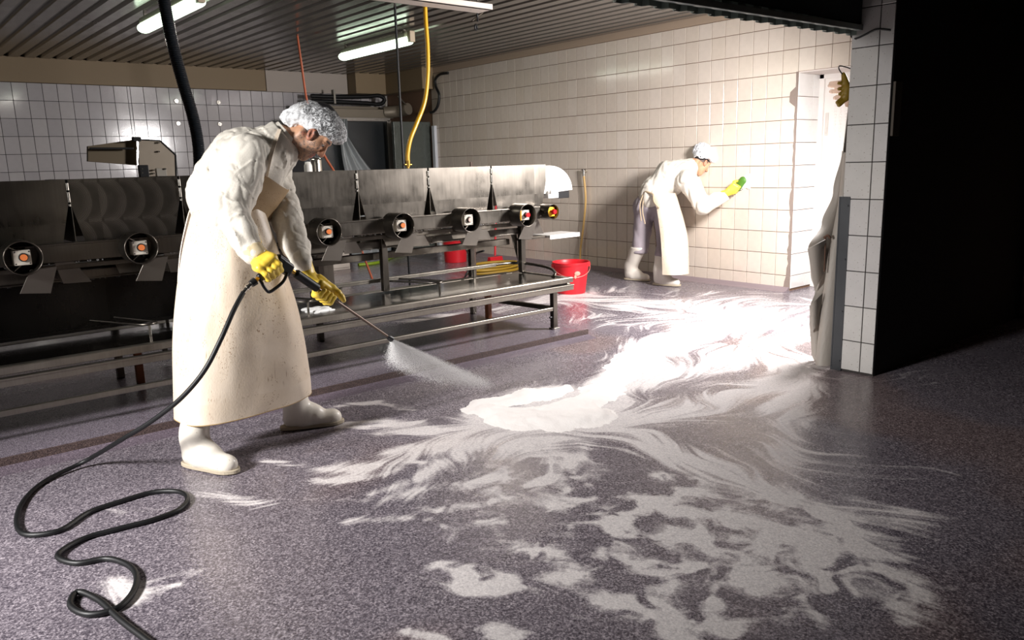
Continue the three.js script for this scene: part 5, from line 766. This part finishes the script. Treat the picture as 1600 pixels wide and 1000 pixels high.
{ const a = onZ(617, 10, -6), b = onZ(619, 275, -6); a.y = CEIL + 0.01; b.x = a.x; b.y = 0.06; tag(mk('ceiling_cable', rod(a, b, 0.011, 0.011, 10), M.blackRubber), 'thin black cable hanging straight down from the ceiling behind the machine', 'cable'); }
{ const p = [onZ(465, 62, -7.8), onZ(471, 100, -7.8), onZ(480, 160, -7.8), onZ(495, 215, -7.7), onZ(508, 245, -7.6), onZ(524, 272, -7.5)]; p[0].y = CEIL + 0.02; p.push(V(4.1, 0.4, -7.4), V(4.2, 0.02, -7.35)); tag(mk('orange_cable', tube(p, 0.012, 8, 10), M.orangeCable), 'thin rust orange cable hanging from the ceiling past the head of the bending man', 'cable'); }
function ceilingLamp(x, z0, z1, label, y = 2.45) {
  const t = thing('fluorescent_lamp', label, 'lamp', [x, y, (z0 + z1) / 2], 0, 'ceiling tubes'), L = z1 - z0;
  const cap = new THREE.CapsuleGeometry(0.052, L - 0.12, 8, 20); cap.rotateX(Math.PI / 2); cap.scale(1.15, 0.8, 1); mk('diffuser', cap, M.glowTube, t);
  mk('lamp_base', bx(-0.04, 0.035, -L / 2 + 0.06, 0.04, 0.075, L / 2 - 0.06, 0.004), M.greyPlastic, t); mks('hanger', [-1, 1].map((s) => bx(-0.012, 0.07, s * (L / 2 - 0.12) - 0.012, 0.012, CEIL - y + 0.005, s * (L / 2 - 0.12) + 0.012, 0.002)), M.greyPlastic, t); mk('end_clip', [bx(-0.03, -0.02, L / 2 - 0.03, 0.03, 0.085, L / 2 + 0.03, 0.008)], std({ color: 0xb8a890, roughness: 0.5 }), t);
  const l = new THREE.RectAreaLight(0xfff5ec, TUBE, 0.09, L - 0.1); l.position.set(x, y - 0.06, (z0 + z1) / 2); l.lookAt(x, 0, (z0 + z1) / 2); scene.add(l); return t;
}
ceilingLamp(4.5, -8.28, -6.84, 'glowing fluorescent tube lamp on the ceiling beside the yellow hose');
ceilingLamp(2.17, -7.46, -6.02, 'glowing fluorescent tube lamp on the ceiling behind the black corrugated hose');
{ // cable tray end and the little clamp under it
  const a = onZ(770, 15, -4.98), b = onZ(640, 2, -4.98); const y = 2.42; const t = thing('cable_tray', 'white painted metal cable tray fixed under the ceiling above the yellow hose', 'cable tray');
  mk('tray', [bx(2.9, 2.40, -5.02, 4.04, 2.44, -4.98, 0.003), bx(2.9, 2.40, -5.16, 4.04, 2.405, -4.98, 0.001), bx(2.9, 2.40, -5.16, 4.04, 2.44, -5.155, 0.001)], std({ color: 0xd2c7bd, roughness: 0.45 }), t); mks('drop_rod', [rod(V(3.2, 2.4, -5.08), V(3.2, CEIL, -5.08), 0.008), rod(V(3.9, 2.4, -5.08), V(3.9, CEIL, -5.08), 0.008)], M.steelDark, t);
  const k = onY(746, 24, 2.5), c = thing('pipe_clamp', 'small black pipe clamp screwed to the ceiling near the cable tray', 'clamp', [k.x, k.y, k.z]); const ring = new THREE.TorusGeometry(0.045, 0.008, 8, 24); ring.rotateY(0.9); mk('clamp_ring', [ring], M.blackPlastic, c); const ring2 = new THREE.TorusGeometry(0.022, 0.009, 8, 18); ring2.rotateY(0.5); ring2.translate(-0.02, -0.1, 0.0); mk('clamp_eye', ring2, M.blackPlastic, c); mks('clamp_bolt', [rod(V(0, 0.04, 0), V(0, 0.09, 0), 0.012), rod(V(0.06, 0.03, 0), V(-0.06, -0.05, 0), 0.008)], M.steelDark, c);
}
function bucket(x, z, label, rt = 0.155, rb = 0.118, h = 0.275, turn = 0, detail = true) {
  const b = thing('bucket', label, 'bucket', [x, 0, z], turn);
  mk('bucket_body', lathe([[0.001, 0.012], [rb - 0.008, 0.012], [rb - 0.002, 0.0], [rb, 0.004], [rt - 0.006, h - 0.03], [rt, h - 0.028], [rt + 0.006, h - 0.004], [rt + 0.003, h], [rt - 0.006, h - 0.002], [rt - 0.012, h - 0.03], [rb - 0.006, 0.016], [0.001, 0.016]], 0, 0, 0, 48), M.red, b);
  if (detail) { const pts = []; for (let i = 0; i <= 16; i++) { const a = Math.PI * i / 16; pts.push(V(Math.cos(a) * (rt + 0.008), h - 0.035 - Math.sin(a) * 0.10, Math.sin(a) * (rt + 0.0) * 0.93)); } mk('wire_handle', tube(pts, 0.0035, 8, 4), std({ color: 0xd88a80, metalness: 0.4, roughness: 0.4 }), b); mks('handle_lug', [1, -1].map((s) => bx(s * rt - 0.012, h - 0.055, -0.018, s * rt + 0.012, h - 0.015, 0.018, 0.004)), M.red, b);
    const blot = new THREE.SphereGeometry(0.03, 14, 10); blot.scale(1, 0.75, 0.25); blot.rotateY(0.1); const bl2 = blot.clone(); bl2.scale(0.45, 0.8, 1); bl2.translate(-0.02, -0.03, 0); const g = merge([blot, bl2]); g.translate(0.025, h * 0.67, rb + 0.026); mk('suds_blot', g, std({ color: 0xe89a88, roughness: 0.7 }), b); }
  return b;
}
bucket(5.2, -5.35, 'red plastic bucket with a wire handle standing on the wet floor beside the steel table', 0.175, 0.135, 0.30, -0.55);
bucket(5.92, -8.22, 'dark red plastic bucket standing far behind the machine, seen under the chutes', 0.16, 0.14, 0.30, 0.3, false);
{ // tap with its pale hose
  const t = thing('wall_tap', 'small chrome water tap on the tiled wall with a pale hose hanging from it', 'tap'), p = onX(917, 268, XW); mk('tap_body', [rod(V(XW + 0.005, p.y, p.z), V(XW - 0.06, p.y, p.z), 0.013), rod(V(XW - 0.05, p.y + 0.025, p.z), V(XW - 0.05, p.y - 0.05, p.z), 0.014), rod(V(XW - 0.006, p.y, p.z), V(XW, p.y, p.z), 0.03)], M.steelBright, t); mk('tap_handle', rod(V(XW - 0.05, p.y + 0.02, p.z + 0.03), V(XW - 0.05, p.y + 0.02, p.z - 0.03), 0.009), M.steelBright, t);
  const q = [V(XW - 0.05, p.y - 0.045, p.z), onX(915, 310, XW - 0.045), onX(912, 350, XW - 0.04), onX(907, 390, XW - 0.05), onX(905, 415, XW - 0.08)]; const l = q[q.length - 1]; q.push(V(l.x - 0.02, 0.03, l.z - 0.01), V(l.x - 0.12, 0.013, l.z - 0.1)); mk('tap_hose', tube(q, 0.0125, 10, 10), M.paleHose, t);
}
// --- gloves hung on the pillar and the rubber curtain behind it
{
  const wire = tube([onZ(1331, 108, ZF - 0.02), onZ(1322, 105, ZF - 0.06), onZ(1312, 103, ZF - 0.1), onZ(1311, 108, ZF - 0.12), onZ(1316, 116, ZF - 0.1)], 0.0035, 6, 8);
  function flatGlove(pts, mat, name, label, depth) {
    const c = pts.map(([x, y, r, d = 0]) => [at(x, y, depth + d), r]); const segs = []; for (let i = 0; i + 1 < c.length; i += 2) segs.push(cone(c[i][0], c[i + 1][0], c[i][1], c[i + 1][1]));
    const f = blend(segs, 0.007), lo = V(9, 9, 9), hi = V(-9, -9, -9); for (const [p, r] of c) { lo.min(p.clone().subScalar(r + 0.03)); hi.max(p.clone().addScalar(r + 0.03)); }
    return tag(mk(name, nets((x, y, z) => { const d = f(x, y, z); return d < 0.02 ? d + fold(x * 2, y * 2, z * 2, 0.004) : d; }, lo, hi, 0.0035), mat), label, 'glove');
  }
  const d0 = 4.62;
  flatGlove([[1318, 116, 0.012], [1324, 140, 0.03], [1324, 140, 0.032], [1322, 150, 0.03], [1320, 130, 0.012], [1311, 130, 0.010], [1320, 137, 0.012], [1311, 139, 0.010], [1320, 144, 0.012], [1312, 147, 0.010], [1322, 150, 0.014], [1308, 160, 0.0105], [1323, 154, 0.014], [1311, 164, 0.0105]], std({ color: 0x8a6f1c, roughness: 0.5 }), 'rubber_glove', 'mustard yellow rubber glove hanging fingers down by a wire on the pillar', d0);
  flatGlove([[1320, 128, 0.02], [1322, 150, 0.026], [1318, 130, 0.018], [1298, 130, 0.012], [1318, 136, 0.016], [1296, 134, 0.011], [1318, 142, 0.018], [1299, 143, 0.012], [1320, 150, 0.018], [1305, 153, 0.012], [1322, 155, 0.016], [1324, 164, 0.012]], phy({ color: 0xf2e4da, roughness: 0.25, transmission: 0.6, thickness: 0 }), 'rubber_glove', 'pale translucent glove hanging behind the mustard glove on the pillar', d0 + 0.06);
  tag(mk('wire_hook', wire, M.blackRubber), 'bent black wire that holds the gloves at the edge of the pillar', 'wire');
  tag(mk('lintel_cable', tube([onX(1392, 47, PX - 0.008), onX(1370, 46, PX - 0.012), onX(1350, 55, PX - 0.012), onX(1338, 60, PX - 0.012), onZ(1331, 58, ZF - 0.02), onZ(1329, 54, ZF - 0.03)], 0.005, 8, 8), M.blackRubber), 'thin black cable looped across the top tiles of the pillar', 'cable');
  // grey steel corner guard
  const gz = ZF - 0.012; tag(mk('corner_guard', [bx(PX - 0.012, 0.0, ZF - 0.012, PX - 0.004, 1.0, ZF + 0.045, 0.002), bx(PX - 0.012, 0.0, ZF - 0.02, PX + 0.05, 1.0, ZF - 0.012, 0.002), ...[0.06, 0.35, 0.65, 0.95].map((y) => rod(V(PX - 0.013, y, ZF + 0.035), V(PX - 0.016, y, ZF + 0.035), 0.006, 0.004, 8))], std({ color: 0x45474a, metalness: 0.4, roughness: 0.45, roughnessMap: smudge })), 'grey steel corner guard covering the lower edge of the tiled pillar', 'guard');
  // rolled grey rubber curtain
  const rub = std({ color: 0xa59d94, roughness: 0.55, side: THREE.DoubleSide, bumpMap: grit, bumpScale: 0.001 }), cu = thing('rubber_curtain', 'grey rubber strip curtain rolled together beside the tiled pillar, tied with a cord', 'curtain');
  const row = [[235, 1316, 1328], [318, 1307, 1325], [400, 1291, 1322], [480, 1281, 1318], [571, 1271, 1306]];
  const lerpRow = (py, k) => { for (let i = 0; i + 1 < row.length; i++) if (py <= row[i + 1][0]) { const f = (py - row[i][0]) / (row[i + 1][0] - row[i][0]); return mix(row[i][k], row[i + 1][k], f); } return row[row.length - 1][k]; };
  mk('curtain_roll', sheet((u, v) => { const py = mix(236, 572, v), a = lerpRow(py, 1) + (py > 400 ? 3 : 3), b = lerpRow(py, 2), th = mix(-0.2, Math.PI + 0.6, u); return at(mix(b, a, (1 - Math.cos(th)) / 2), py + 3 * Math.sin(th), 4.72 - 0.05 * Math.sin(th)); }, 26, 40, 0.004), rub, cu);
  const left = [[235, 1316], [300, 1302], [350, 1284], [388, 1263], [430, 1267], [455, 1274], [480, 1266], [500, 1265], [550, 1268], [574, 1276]], leftAt = (py) => { for (let i = 0; i + 1 < left.length; i++) if (py <= left[i + 1][0]) return mix(left[i][1], left[i + 1][1], smooth(0, 1, (py - left[i][0]) / (left[i + 1][0] - left[i][0]))); return 1276; };
  mk('curtain_flap', sheet((u, v) => { const py = mix(236, 566, v), R2 = lerpRow(py, 1) + 12, L = leftAt(py), f1 = Math.exp(-Math.pow((py - 388) / 30, 2)), f2 = Math.exp(-Math.pow((py - 482) / 26, 2)); return at(mix(R2, L, u), py, 4.80 - 0.03 * Math.sin(u * 3.1) - 0.11 * u * f1 - 0.07 * u * f2 + 0.05 * u * Math.exp(-Math.pow((py - 440) / 26, 2))); }, 16, 80, 0.004), rub, cu);
  const quad = (a, d0, d1) => sheet((u, v) => { const p = (q, r, t) => [mix(a[q][0], a[r][0], t), mix(a[q][1], a[r][1], t)], t0 = p(0, 1, u), b0 = p(3, 2, u); return at(mix(t0[0], b0[0], v), mix(t0[1], b0[1], v), mix(d0, d1, v) - 0.03 * Math.sin(u * 3.14)); }, 12, 12, 0.004);
  mk('curtain_fold', quad([[1262, 389], [1290, 374], [1289, 420], [1273, 455]], 4.66, 4.78), rub, cu); mk('curtain_fold', quad([[1265, 478], [1285, 458], [1280, 505], [1267, 520]], 4.68, 4.76), rub, cu);
  mk('tie_cord', [tube([at(1288, 371, 4.70), at(1294, 368, 4.66), at(1297, 372, 4.66)], 0.008, 6, 6), tube([at(1290, 372, 4.68), at(1289, 400, 4.67), at(1288, 425, 4.67)], 0.005, 6, 6)], std({ color: 0x5a4032, roughness: 0.8 }), cu);
  mk('upper_strip', sheet((u, v) => at(mix(mix(1331, 1317, v), mix(1333, 1329, v), u), mix(120, 240, v), 4.70 + 0.03 * Math.sin(u * 3)), 6, 20, 0.004), rub, cu);
  // notice board edge and a post in the dark to the right
  tag(mk('wall_board', bx(PX + 0.012, 1.32, ZN, PX + 0.09, 1.60, ZN + 0.015, 0.003), std({ color: 0x4a4137, roughness: 0.7 })), 'narrow dull brown board hanging in the dark right of the pillar', 'board');
}
// --- beige guard of the machine at the left
{
  const g = thing('machine_guard', 'beige metal machine guard with a slanted corner standing behind the left hoppers', 'guard'), z = -5.3, q = (px, py) => onZ(px, py, z), mt = std({ color: 0xb0a494, roughness: 0.45, metalness: 0.2, roughnessMap: smudge }), md = std({ color: 0x6c5f4a, roughness: 0.55 });
  mk('guard_plate', plate([q(217, 219), q(250, 221), q(273, 243), q(275, 300), q(217, 300)], 0.012), mt, g);
  mks('guard_rim', [bar(q(217, 218), q(250, 220), 0.02, 0.008), bar(q(250, 220), q(274, 242), 0.02, 0.008), bar(q(274, 242), q(276, 300), 0.02, 0.008)], M.blackPlastic, g);
  mk('side_arm', plate([q(140, 228), q(217, 217), q(217, 258), q(140, 252)].map((p) => p.clone().add(V(0, 0, -0.06))), 0.03), md, g); mk('arm_edge', bar(q(140, 232), q(208, 232), 0.02, 0.012), M.blackPlastic, g);
  mks('hinge_block', [bx(q(206, 214).x, q(206, 221).y, z - 0.02, q(219, 214).x, q(206, 214).y, z + 0.02, 0.004), bx(q(216, 262).x, q(216, 300).y, z - 0.02, q(231, 262).x, q(216, 258).y, z + 0.02, 0.004)], M.blackPlastic, g);
  mks('bolt', [[247, 223], [247, 237], [221, 264], [221, 270], [239, 266], [239, 271], [257, 264]].map(([x, y]) => { const p = q(x, y); return rod(p, p.clone().add(V(0, 0, 0.022)), 0.006, 0.005, 10); }), M.steelBright, g); mk('cover_plate', bx(q(243, 263).x, q(243, 300).y, z, q(259, 263).x, q(243, 263).y, z + 0.012, 0.003), M.greyPlastic, g);
  mks('guard_stand', [bx(q(225, 300).x, 0.05, z - 0.02, q(232, 300).x, 1.15, z + 0.02, 0.003), bx(q(268, 300).x, 0.05, z - 0.02, q(274, 300).x, 1.15, z + 0.02, 0.003)], M.steelDark, g);
}
// --- far end: cabinet with its dark screen, ducts, panel, sheet
{
  const z = -9.9, q = (px, py, zz = z) => onZ(px, py, zz); const dk = std({ color: 0x26292b, roughness: 0.3, roughnessMap: smudge });
  const c = thing('wash_cabinet', 'large dark washing cabinet with a pale metal frame at the far end of the room', 'cabinet');
  const a = q(470, 186), b = q(606, 186); mk('cabinet_body', bx(a.x, 0, -10.5, b.x, a.y, z, 0.01), dk, c); mks('frame_bar', [bx(a.x, a.y - 0.02, z, b.x + 0.02, a.y + 0.03, z + 0.03, 0.004), bx(b.x - 0.03, 0, z, b.x + 0.03, a.y, z + 0.03, 0.004)], std({ color: 0x918c85, metalness: 0.7, roughness: 0.4 }), c);
  const y0 = (v) => mix(186, 408, v); const s = tag(mk('plastic_sheet', sheet((u, v) => { const k = clamp((y0(v) - 212) / 88, 0, 1), t = mix(532, 548, k * k) + u * mix(10, 62, k), y = mix(186, 408, v); const p = q(t, y, z + 0.12); p.z += 0.03 * Math.sin(u * 16) + 0.03 * v; return p; }, 40, 16, 0.002), phy({ color: 0xcfd4d6, roughness: 0.35, transmission: 0.62, thickness: 0, side: THREE.DoubleSide })), 'thin clear plastic sheet hanging in folds before the dark washing cabinet', 'sheet');
  const d = thing('air_duct', 'grey beige ventilation duct with looped dark pipes under the far ceiling', 'duct'); const duct = std({ color: 0x857b6c, roughness: 0.5, metalness: 0.3 });
  const d0 = q(495, 170, -10.2), d1 = q(612, 172, -10.2); mks('duct_box', [bx(d0.x, q(500, 184, -10.2).y, -10.4, d1.x, d0.y + 0.01, -10.15, 0.01), bx(d0.x - 0.2, q(500, 171, -10.2).y, -10.5, d1.x - 0.1, q(500, 163, -10.2).y, -10.35, 0.006)], duct, d);
  mk('duct_branch', tube([q(600, 176, -10.2), q(622, 174, -10.1), q(638, 170, -9.9)], 0.085, 16, 10), duct, d);
  mk('pipe_loop', [tube([q(486, 150, -10.3), q(520, 151, -10.3), q(570, 151, -10.3), q(594, 150, -10.3), q(601, 155, -10.3), q(596, 162, -10.3), q(570, 161, -10.3), q(524, 159, -10.3), q(486, 158, -10.3)], 0.03, 10, 8)], M.blackRubber, d); mks('pipe_bracket', [bx(q(520, 150, -10.3).x, q(520, 162, -10.3).y, -10.34, q(523, 150, -10.3).x, q(520, 146, -10.3).y + 0.05, -10.27, 0.003), rod(q(602, 152, -10.3), q(604, 175, -10.3), 0.02)], M.greyPlastic, d); mk('duct_strut', bar(q(621, 150, -9.9), q(634, 164, -9.9), 0.03, 0.02), M.steelDark, d);
  const pn = q(612, 190, -9.62), pe = q(683, 190, -9.62); tag(mk('partition', bx(pn.x, 0, -9.64, XW - 0.01, pn.y, -9.58, 0.006), std({ color: 0x5b605b, roughness: 0.35, metalness: 0.2, roughnessMap: smudge })), 'plain grey green partition panel in the far right corner', 'partition');
  const ss = onX(684, 180, XW - 0.03); tag(mk('edge_strip', bx(XW - 0.05, 0, -9.50, XW - 0.004, 1.78, -9.43, 0.006), std({ color: 0xd9dde4, roughness: 0.35, metalness: 0.1 })), 'bright white metal strip that ends the tiles in the far corner', 'strip');
  tag(mk('corner_cable', tube([onX(700, 114, XW - 0.032), onX(686, 117, XW - 0.032), onX(680, 125, XW - 0.032), onX(681, 135, XW - 0.032), onX(686, 148, XW - 0.032), onX(684, 165, XW - 0.04), onX(678, 174, XW - 0.06), onX(672, 176, XW - 0.09)], 0.018, 8, 8), M.blackRubber), 'dark cable bent round the top of the far room corner', 'cable');
  // steel canister and a white jug behind the hoppers
  const k = onZ(495, 268, -6.2), can = thing('steel_canister', 'shiny steel canister seen over the hoppers beyond the face of the bending man', 'canister', [k.x, 0.9, -6.2]); mk('can_body', lathe([[0.001, 0], [0.045, 0], [0.047, 0.01], [0.047, 0.40], [0.040, 0.42], [0.001, 0.425]], 0, 0, 0, 32), M.steelBright, can); mk('can_stand', bx(-0.06, -0.85, -0.06, 0.06, 0, 0.06, 0.004), M.steelDark, can);
  const k2 = onZ(482, 268, -6.1), jug = thing('white_jug', 'small white plastic jug seen over the hoppers under the chin of the bending man', 'jug', [k2.x, 1.02, -6.1]); mk('jug_body', lathe([[0.001, 0], [0.03, 0], [0.033, 0.008], [0.033, 0.24], [0.02, 0.27], [0.001, 0.272]], 0, 0, 0, 24), M.whitePlastic, jug); mk('jug_stand', bx(-0.05, -0.97, -0.05, 0.05, 0, 0.05, 0.004), M.steelDark, jug);
  const bt = onZ(736, 258, -6.4); tag(mk('bottle_top', rod(V(bt.x, 0.0, -6.4), V(bt.x, bt.y + 0.03, -6.4), 0.016, 0.014), std({ color: 0x5a4a40, roughness: 0.5 })), 'small dark post top showing above the third hopper from the right end', 'post');
  // floor things seen under the machine
  for (const [x0, x1, zz, h, lb] of [[4.02, 4.2, -9.0, 0.52, 'narrow beige cabinet standing on the floor far under the machine'], [4.24, 4.66, -8.9, 0.50, 'wider beige cabinet with a slot handle standing far under the machine']]) { const t = thing('floor_cabinet', lb, 'cabinet', [(x0 + x1) / 2, 0, zz]); const w = (x1 - x0) / 2; mk('cabinet_body', bx(-w, 0.0, -0.3, w, h, 0.2, 0.006), std({ color: 0xb5aca2, roughness: 0.45 }), t); mk('cabinet_door', bx(-w + 0.015, 0.03, 0.2, w - 0.015, h - 0.02, 0.215, 0.005), std({ color: 0xbdb4aa, roughness: 0.45 }), t); mk('slot_handle', bx(-w + 0.04, 0.18, 0.215, -w + 0.06, 0.3, 0.225, 0.003), M.blackPlastic, t); }
  tag(mk('green_hose', tube([onY(560, 414, 0.02), onY(587, 411, 0.02), onY(612, 402, 0.02), onY(640, 393, 0.02), onY(660, 386, 0.02)], 0.022, 8, 8), std({ color: 0x7f9a1c, roughness: 0.45 })), 'yellow green hose lying on the floor behind the machine legs', 'hose');
  const coil = []; for (let i = 0; i < 60; i++) { const a = i / 60 * Math.PI * 6.2, r = 0.24 + 0.02 * Math.sin(a * 2.3); coil.push(V(5.62 + Math.cos(a) * r * 1.3, 0.02 + 0.035 * (i / 20 | 0), -7.06 + Math.sin(a) * r * 0.7)); } tag(mk('hose_coil', tube(coil, 0.018, 8, 3), std({ color: 0xa8862a, roughness: 0.5 })), 'coil of yellow hose lying on the floor behind the right legs of the machine', 'hose');
  tag(mk('dark_cable', tube([onY(728, 440, 0.012), onY(727, 432, 0.012), onY(735, 418, 0.1), onY(742, 400, 0.2), onY(748, 394, 0.3), onY(756, 392, 0.32)], 0.011, 8, 8), M.blackRubber), 'thin dark cable rising from the floor beside the red bucket in the back', 'cable');
  const br = onY(774, 412, 0); const bm = thing('broom', 'red handled broom leaning behind the machine near the right wall', 'broom'); mk('broom_handle', rod(V(br.x, 0.1, br.z), V(br.x + 0.12, 1.0, br.z - 0.08), 0.013), M.red, bm); mk('broom_head', [bx(br.x - 0.1, 0.05, br.z - 0.03, br.x + 0.1, 0.09, br.z + 0.03, 0.01), bx(br.x - 0.1, 0.0, br.z - 0.035, br.x + 0.1, 0.06, br.z + 0.035, 0.004)], M.red, bm);
}
// --- the flash heads (outside the frame or behind the pillar)
function flashHead(p, t, label) {
  const h = thing('flash_lamp', label, 'lamp'), A = V(...p), d = V(...t).sub(A).normalize(); const g = lathe([[0.03, -0.2], [0.05, -0.19], [0.05, -0.06], [0.10, -0.005], [0.104, 0.0], [0.096, 0.0], [0.05, -0.05]], 0, 0, 0, 28); g.applyQuaternion(new THREE.Quaternion().setFromUnitVectors(V(0, 1, 0), d)); g.translate(A.x - d.x * 0.06, A.y - d.y * 0.06, A.z - d.z * 0.06); mk('lamp_housing', g, std({ color: 0x202124, roughness: 0.5, side: THREE.DoubleSide }), h);
  const f = new THREE.CircleGeometry(0.05, 24); f.applyQuaternion(new THREE.Quaternion().setFromUnitVectors(V(0, 0, 1), d)); f.translate(A.x - d.x * 0.1, A.y - d.y * 0.1, A.z - d.z * 0.1); mk('lamp_face', f, M.flashFace, h); const b = A.clone().addScaledVector(d, -0.2);
  mk('lamp_stand', [rod(V(b.x, 0.02, b.z), V(b.x, b.y, b.z), 0.014), ...[0, 2.1, 4.2].map((a) => rod(V(b.x, 0.45, b.z), V(b.x + 0.3 * Math.cos(a), 0.01, b.z + 0.3 * Math.sin(a)), 0.01))], M.blackPlastic, h);
}
flashHead(KEY_AT, [1.45, 0.75, -3.4], 'photographic flash lamp on a black stand left of the man, outside the picture');
{ // bare bulb flash behind the pillar: glowing globe on a stand
  const h = thing('flash_lamp', 'photographic flash lamp on a black stand hidden behind the tiled pillar', 'lamp', [ROOM_AT[0], 0, ROOM_AT[2]]); mk('lamp_globe', new THREE.SphereGeometry(0.07, 24, 16).translate(0, ROOM_AT[1], 0), M.flashFace, h); mk('lamp_stand', [rod(V(0, 0.02, 0), V(0, ROOM_AT[1] - 0.1, 0), 0.014), lathe([[0.001, 0.0], [0.14, 0.0], [0.14, 0.015], [0.02, 0.03], [0.001, 0.03]], 0, 0, 0, 24)], M.blackPlastic, h);
}
// --- thick suds lying on the floor
{
  const x0 = 1.9, x1 = 4.3, z0 = -4.1, z1 = -2.2, st = 0.012, nx = Math.round((x1 - x0) / st), nz = Math.round((z1 - z0) / st), H = new Float32Array((nx + 1) * (nz + 1));
  for (let j = 0; j <= nz; j++) for (let i = 0; i <= nx; i++) { const x = x0 + i * st, z = z0 + j * st, s = heap(x, z); H[j * (nx + 1) + i] = smooth(0.98, 1.7, s) * (0.006 + 0.030 * fbm(x * 9, z * 9, 3)) + (s > 0.98 ? 0.002 * (n2(x * 70, z * 70)) : -0.004); }
  const pos = [], idx = [], uv = []; for (let j = 0; j <= nz; j++) for (let i = 0; i <= nx; i++) { pos.push(x0 + i * st, H[j * (nx + 1) + i] + 0.0005, z0 + j * st); uv.push((x0 + i * st), (z0 + j * st)); }
  for (let j = 0; j < nz; j++) for (let i = 0; i < nx; i++) { const a = j * (nx + 1) + i, b = a + 1, c = a + nx + 1, d = c + 1; if (Math.max(H[a], H[b], H[c], H[d]) < 0) continue; idx.push(a, c, b, b, c, d); }
  const used = new Map(), P2 = [], U2 = [], I2 = []; for (const i of idx) { if (!used.has(i)) { used.set(i, P2.length / 3); P2.push(pos[3 * i], pos[3 * i + 1], pos[3 * i + 2]); U2.push(uv[2 * i], uv[2 * i + 1]); } I2.push(used.get(i)); }
  const g = new THREE.BufferGeometry(); g.setAttribute('position', new THREE.Float32BufferAttribute(P2, 3)); g.setAttribute('uv', new THREE.Float32BufferAttribute(U2, 2)); g.setIndex(I2); g.computeVertexNormals();
  const m = tag(mk('soap_suds', g, std({ color: 0xf6f1ee, roughness: 0.8, bumpMap: grit, bumpScale: 0.003 })), 'thick heap of white soap suds on the wet floor where the water lands', 'suds'); m.userData.kind = 'stuff';
}
// --- water spray from the nozzle: droplets
{
  const tip = globalNozzle.tip, r = rng(99), N = 110000, m = new THREE.InstancedMesh(new THREE.OctahedronGeometry(1, 0), std({ color: 0xffffff, roughness: 0.6 }), N), mat = new THREE.Matrix4(), Q = new THREE.Quaternion();
  const A = onY(776, 606), B = at(676, 604, 3.98), C = at(607, 566, 3.78), ga = () => (r() + r() + r() - 1.5) / 1.5;
  for (let i = 0; i < N; i++) { const f = Math.pow(r(), 1.7), t = Math.pow(r(), 0.75) * (1 - 0.12 * r()), p = A.clone().multiplyScalar((1 - f) * (1 - f)).addScaledVector(B, 2 * f * (1 - f)).addScaledVector(C, f * f).sub(tip).multiplyScalar(t).add(tip), w = 0.006 + 0.055 * t; p.x += ga() * w; p.y += ga() * w * 0.8; p.z += ga() * w; if (p.y < 0.002) p.y = 0.002 + 0.03 * r(); const q = 0.00045 + 0.0008 * r() * r(); m.setMatrixAt(i, mat.compose(p, Q, V(q, q, q))); }
  m.name = numbered('water_spray'); m.castShadow = m.receiveShadow = true; scene.add(m); tag(m, 'fine fan of white water spray leaving the lance nozzle', 'spray'); m.userData.kind = 'stuff';
}
renderer.render(scene, camera);
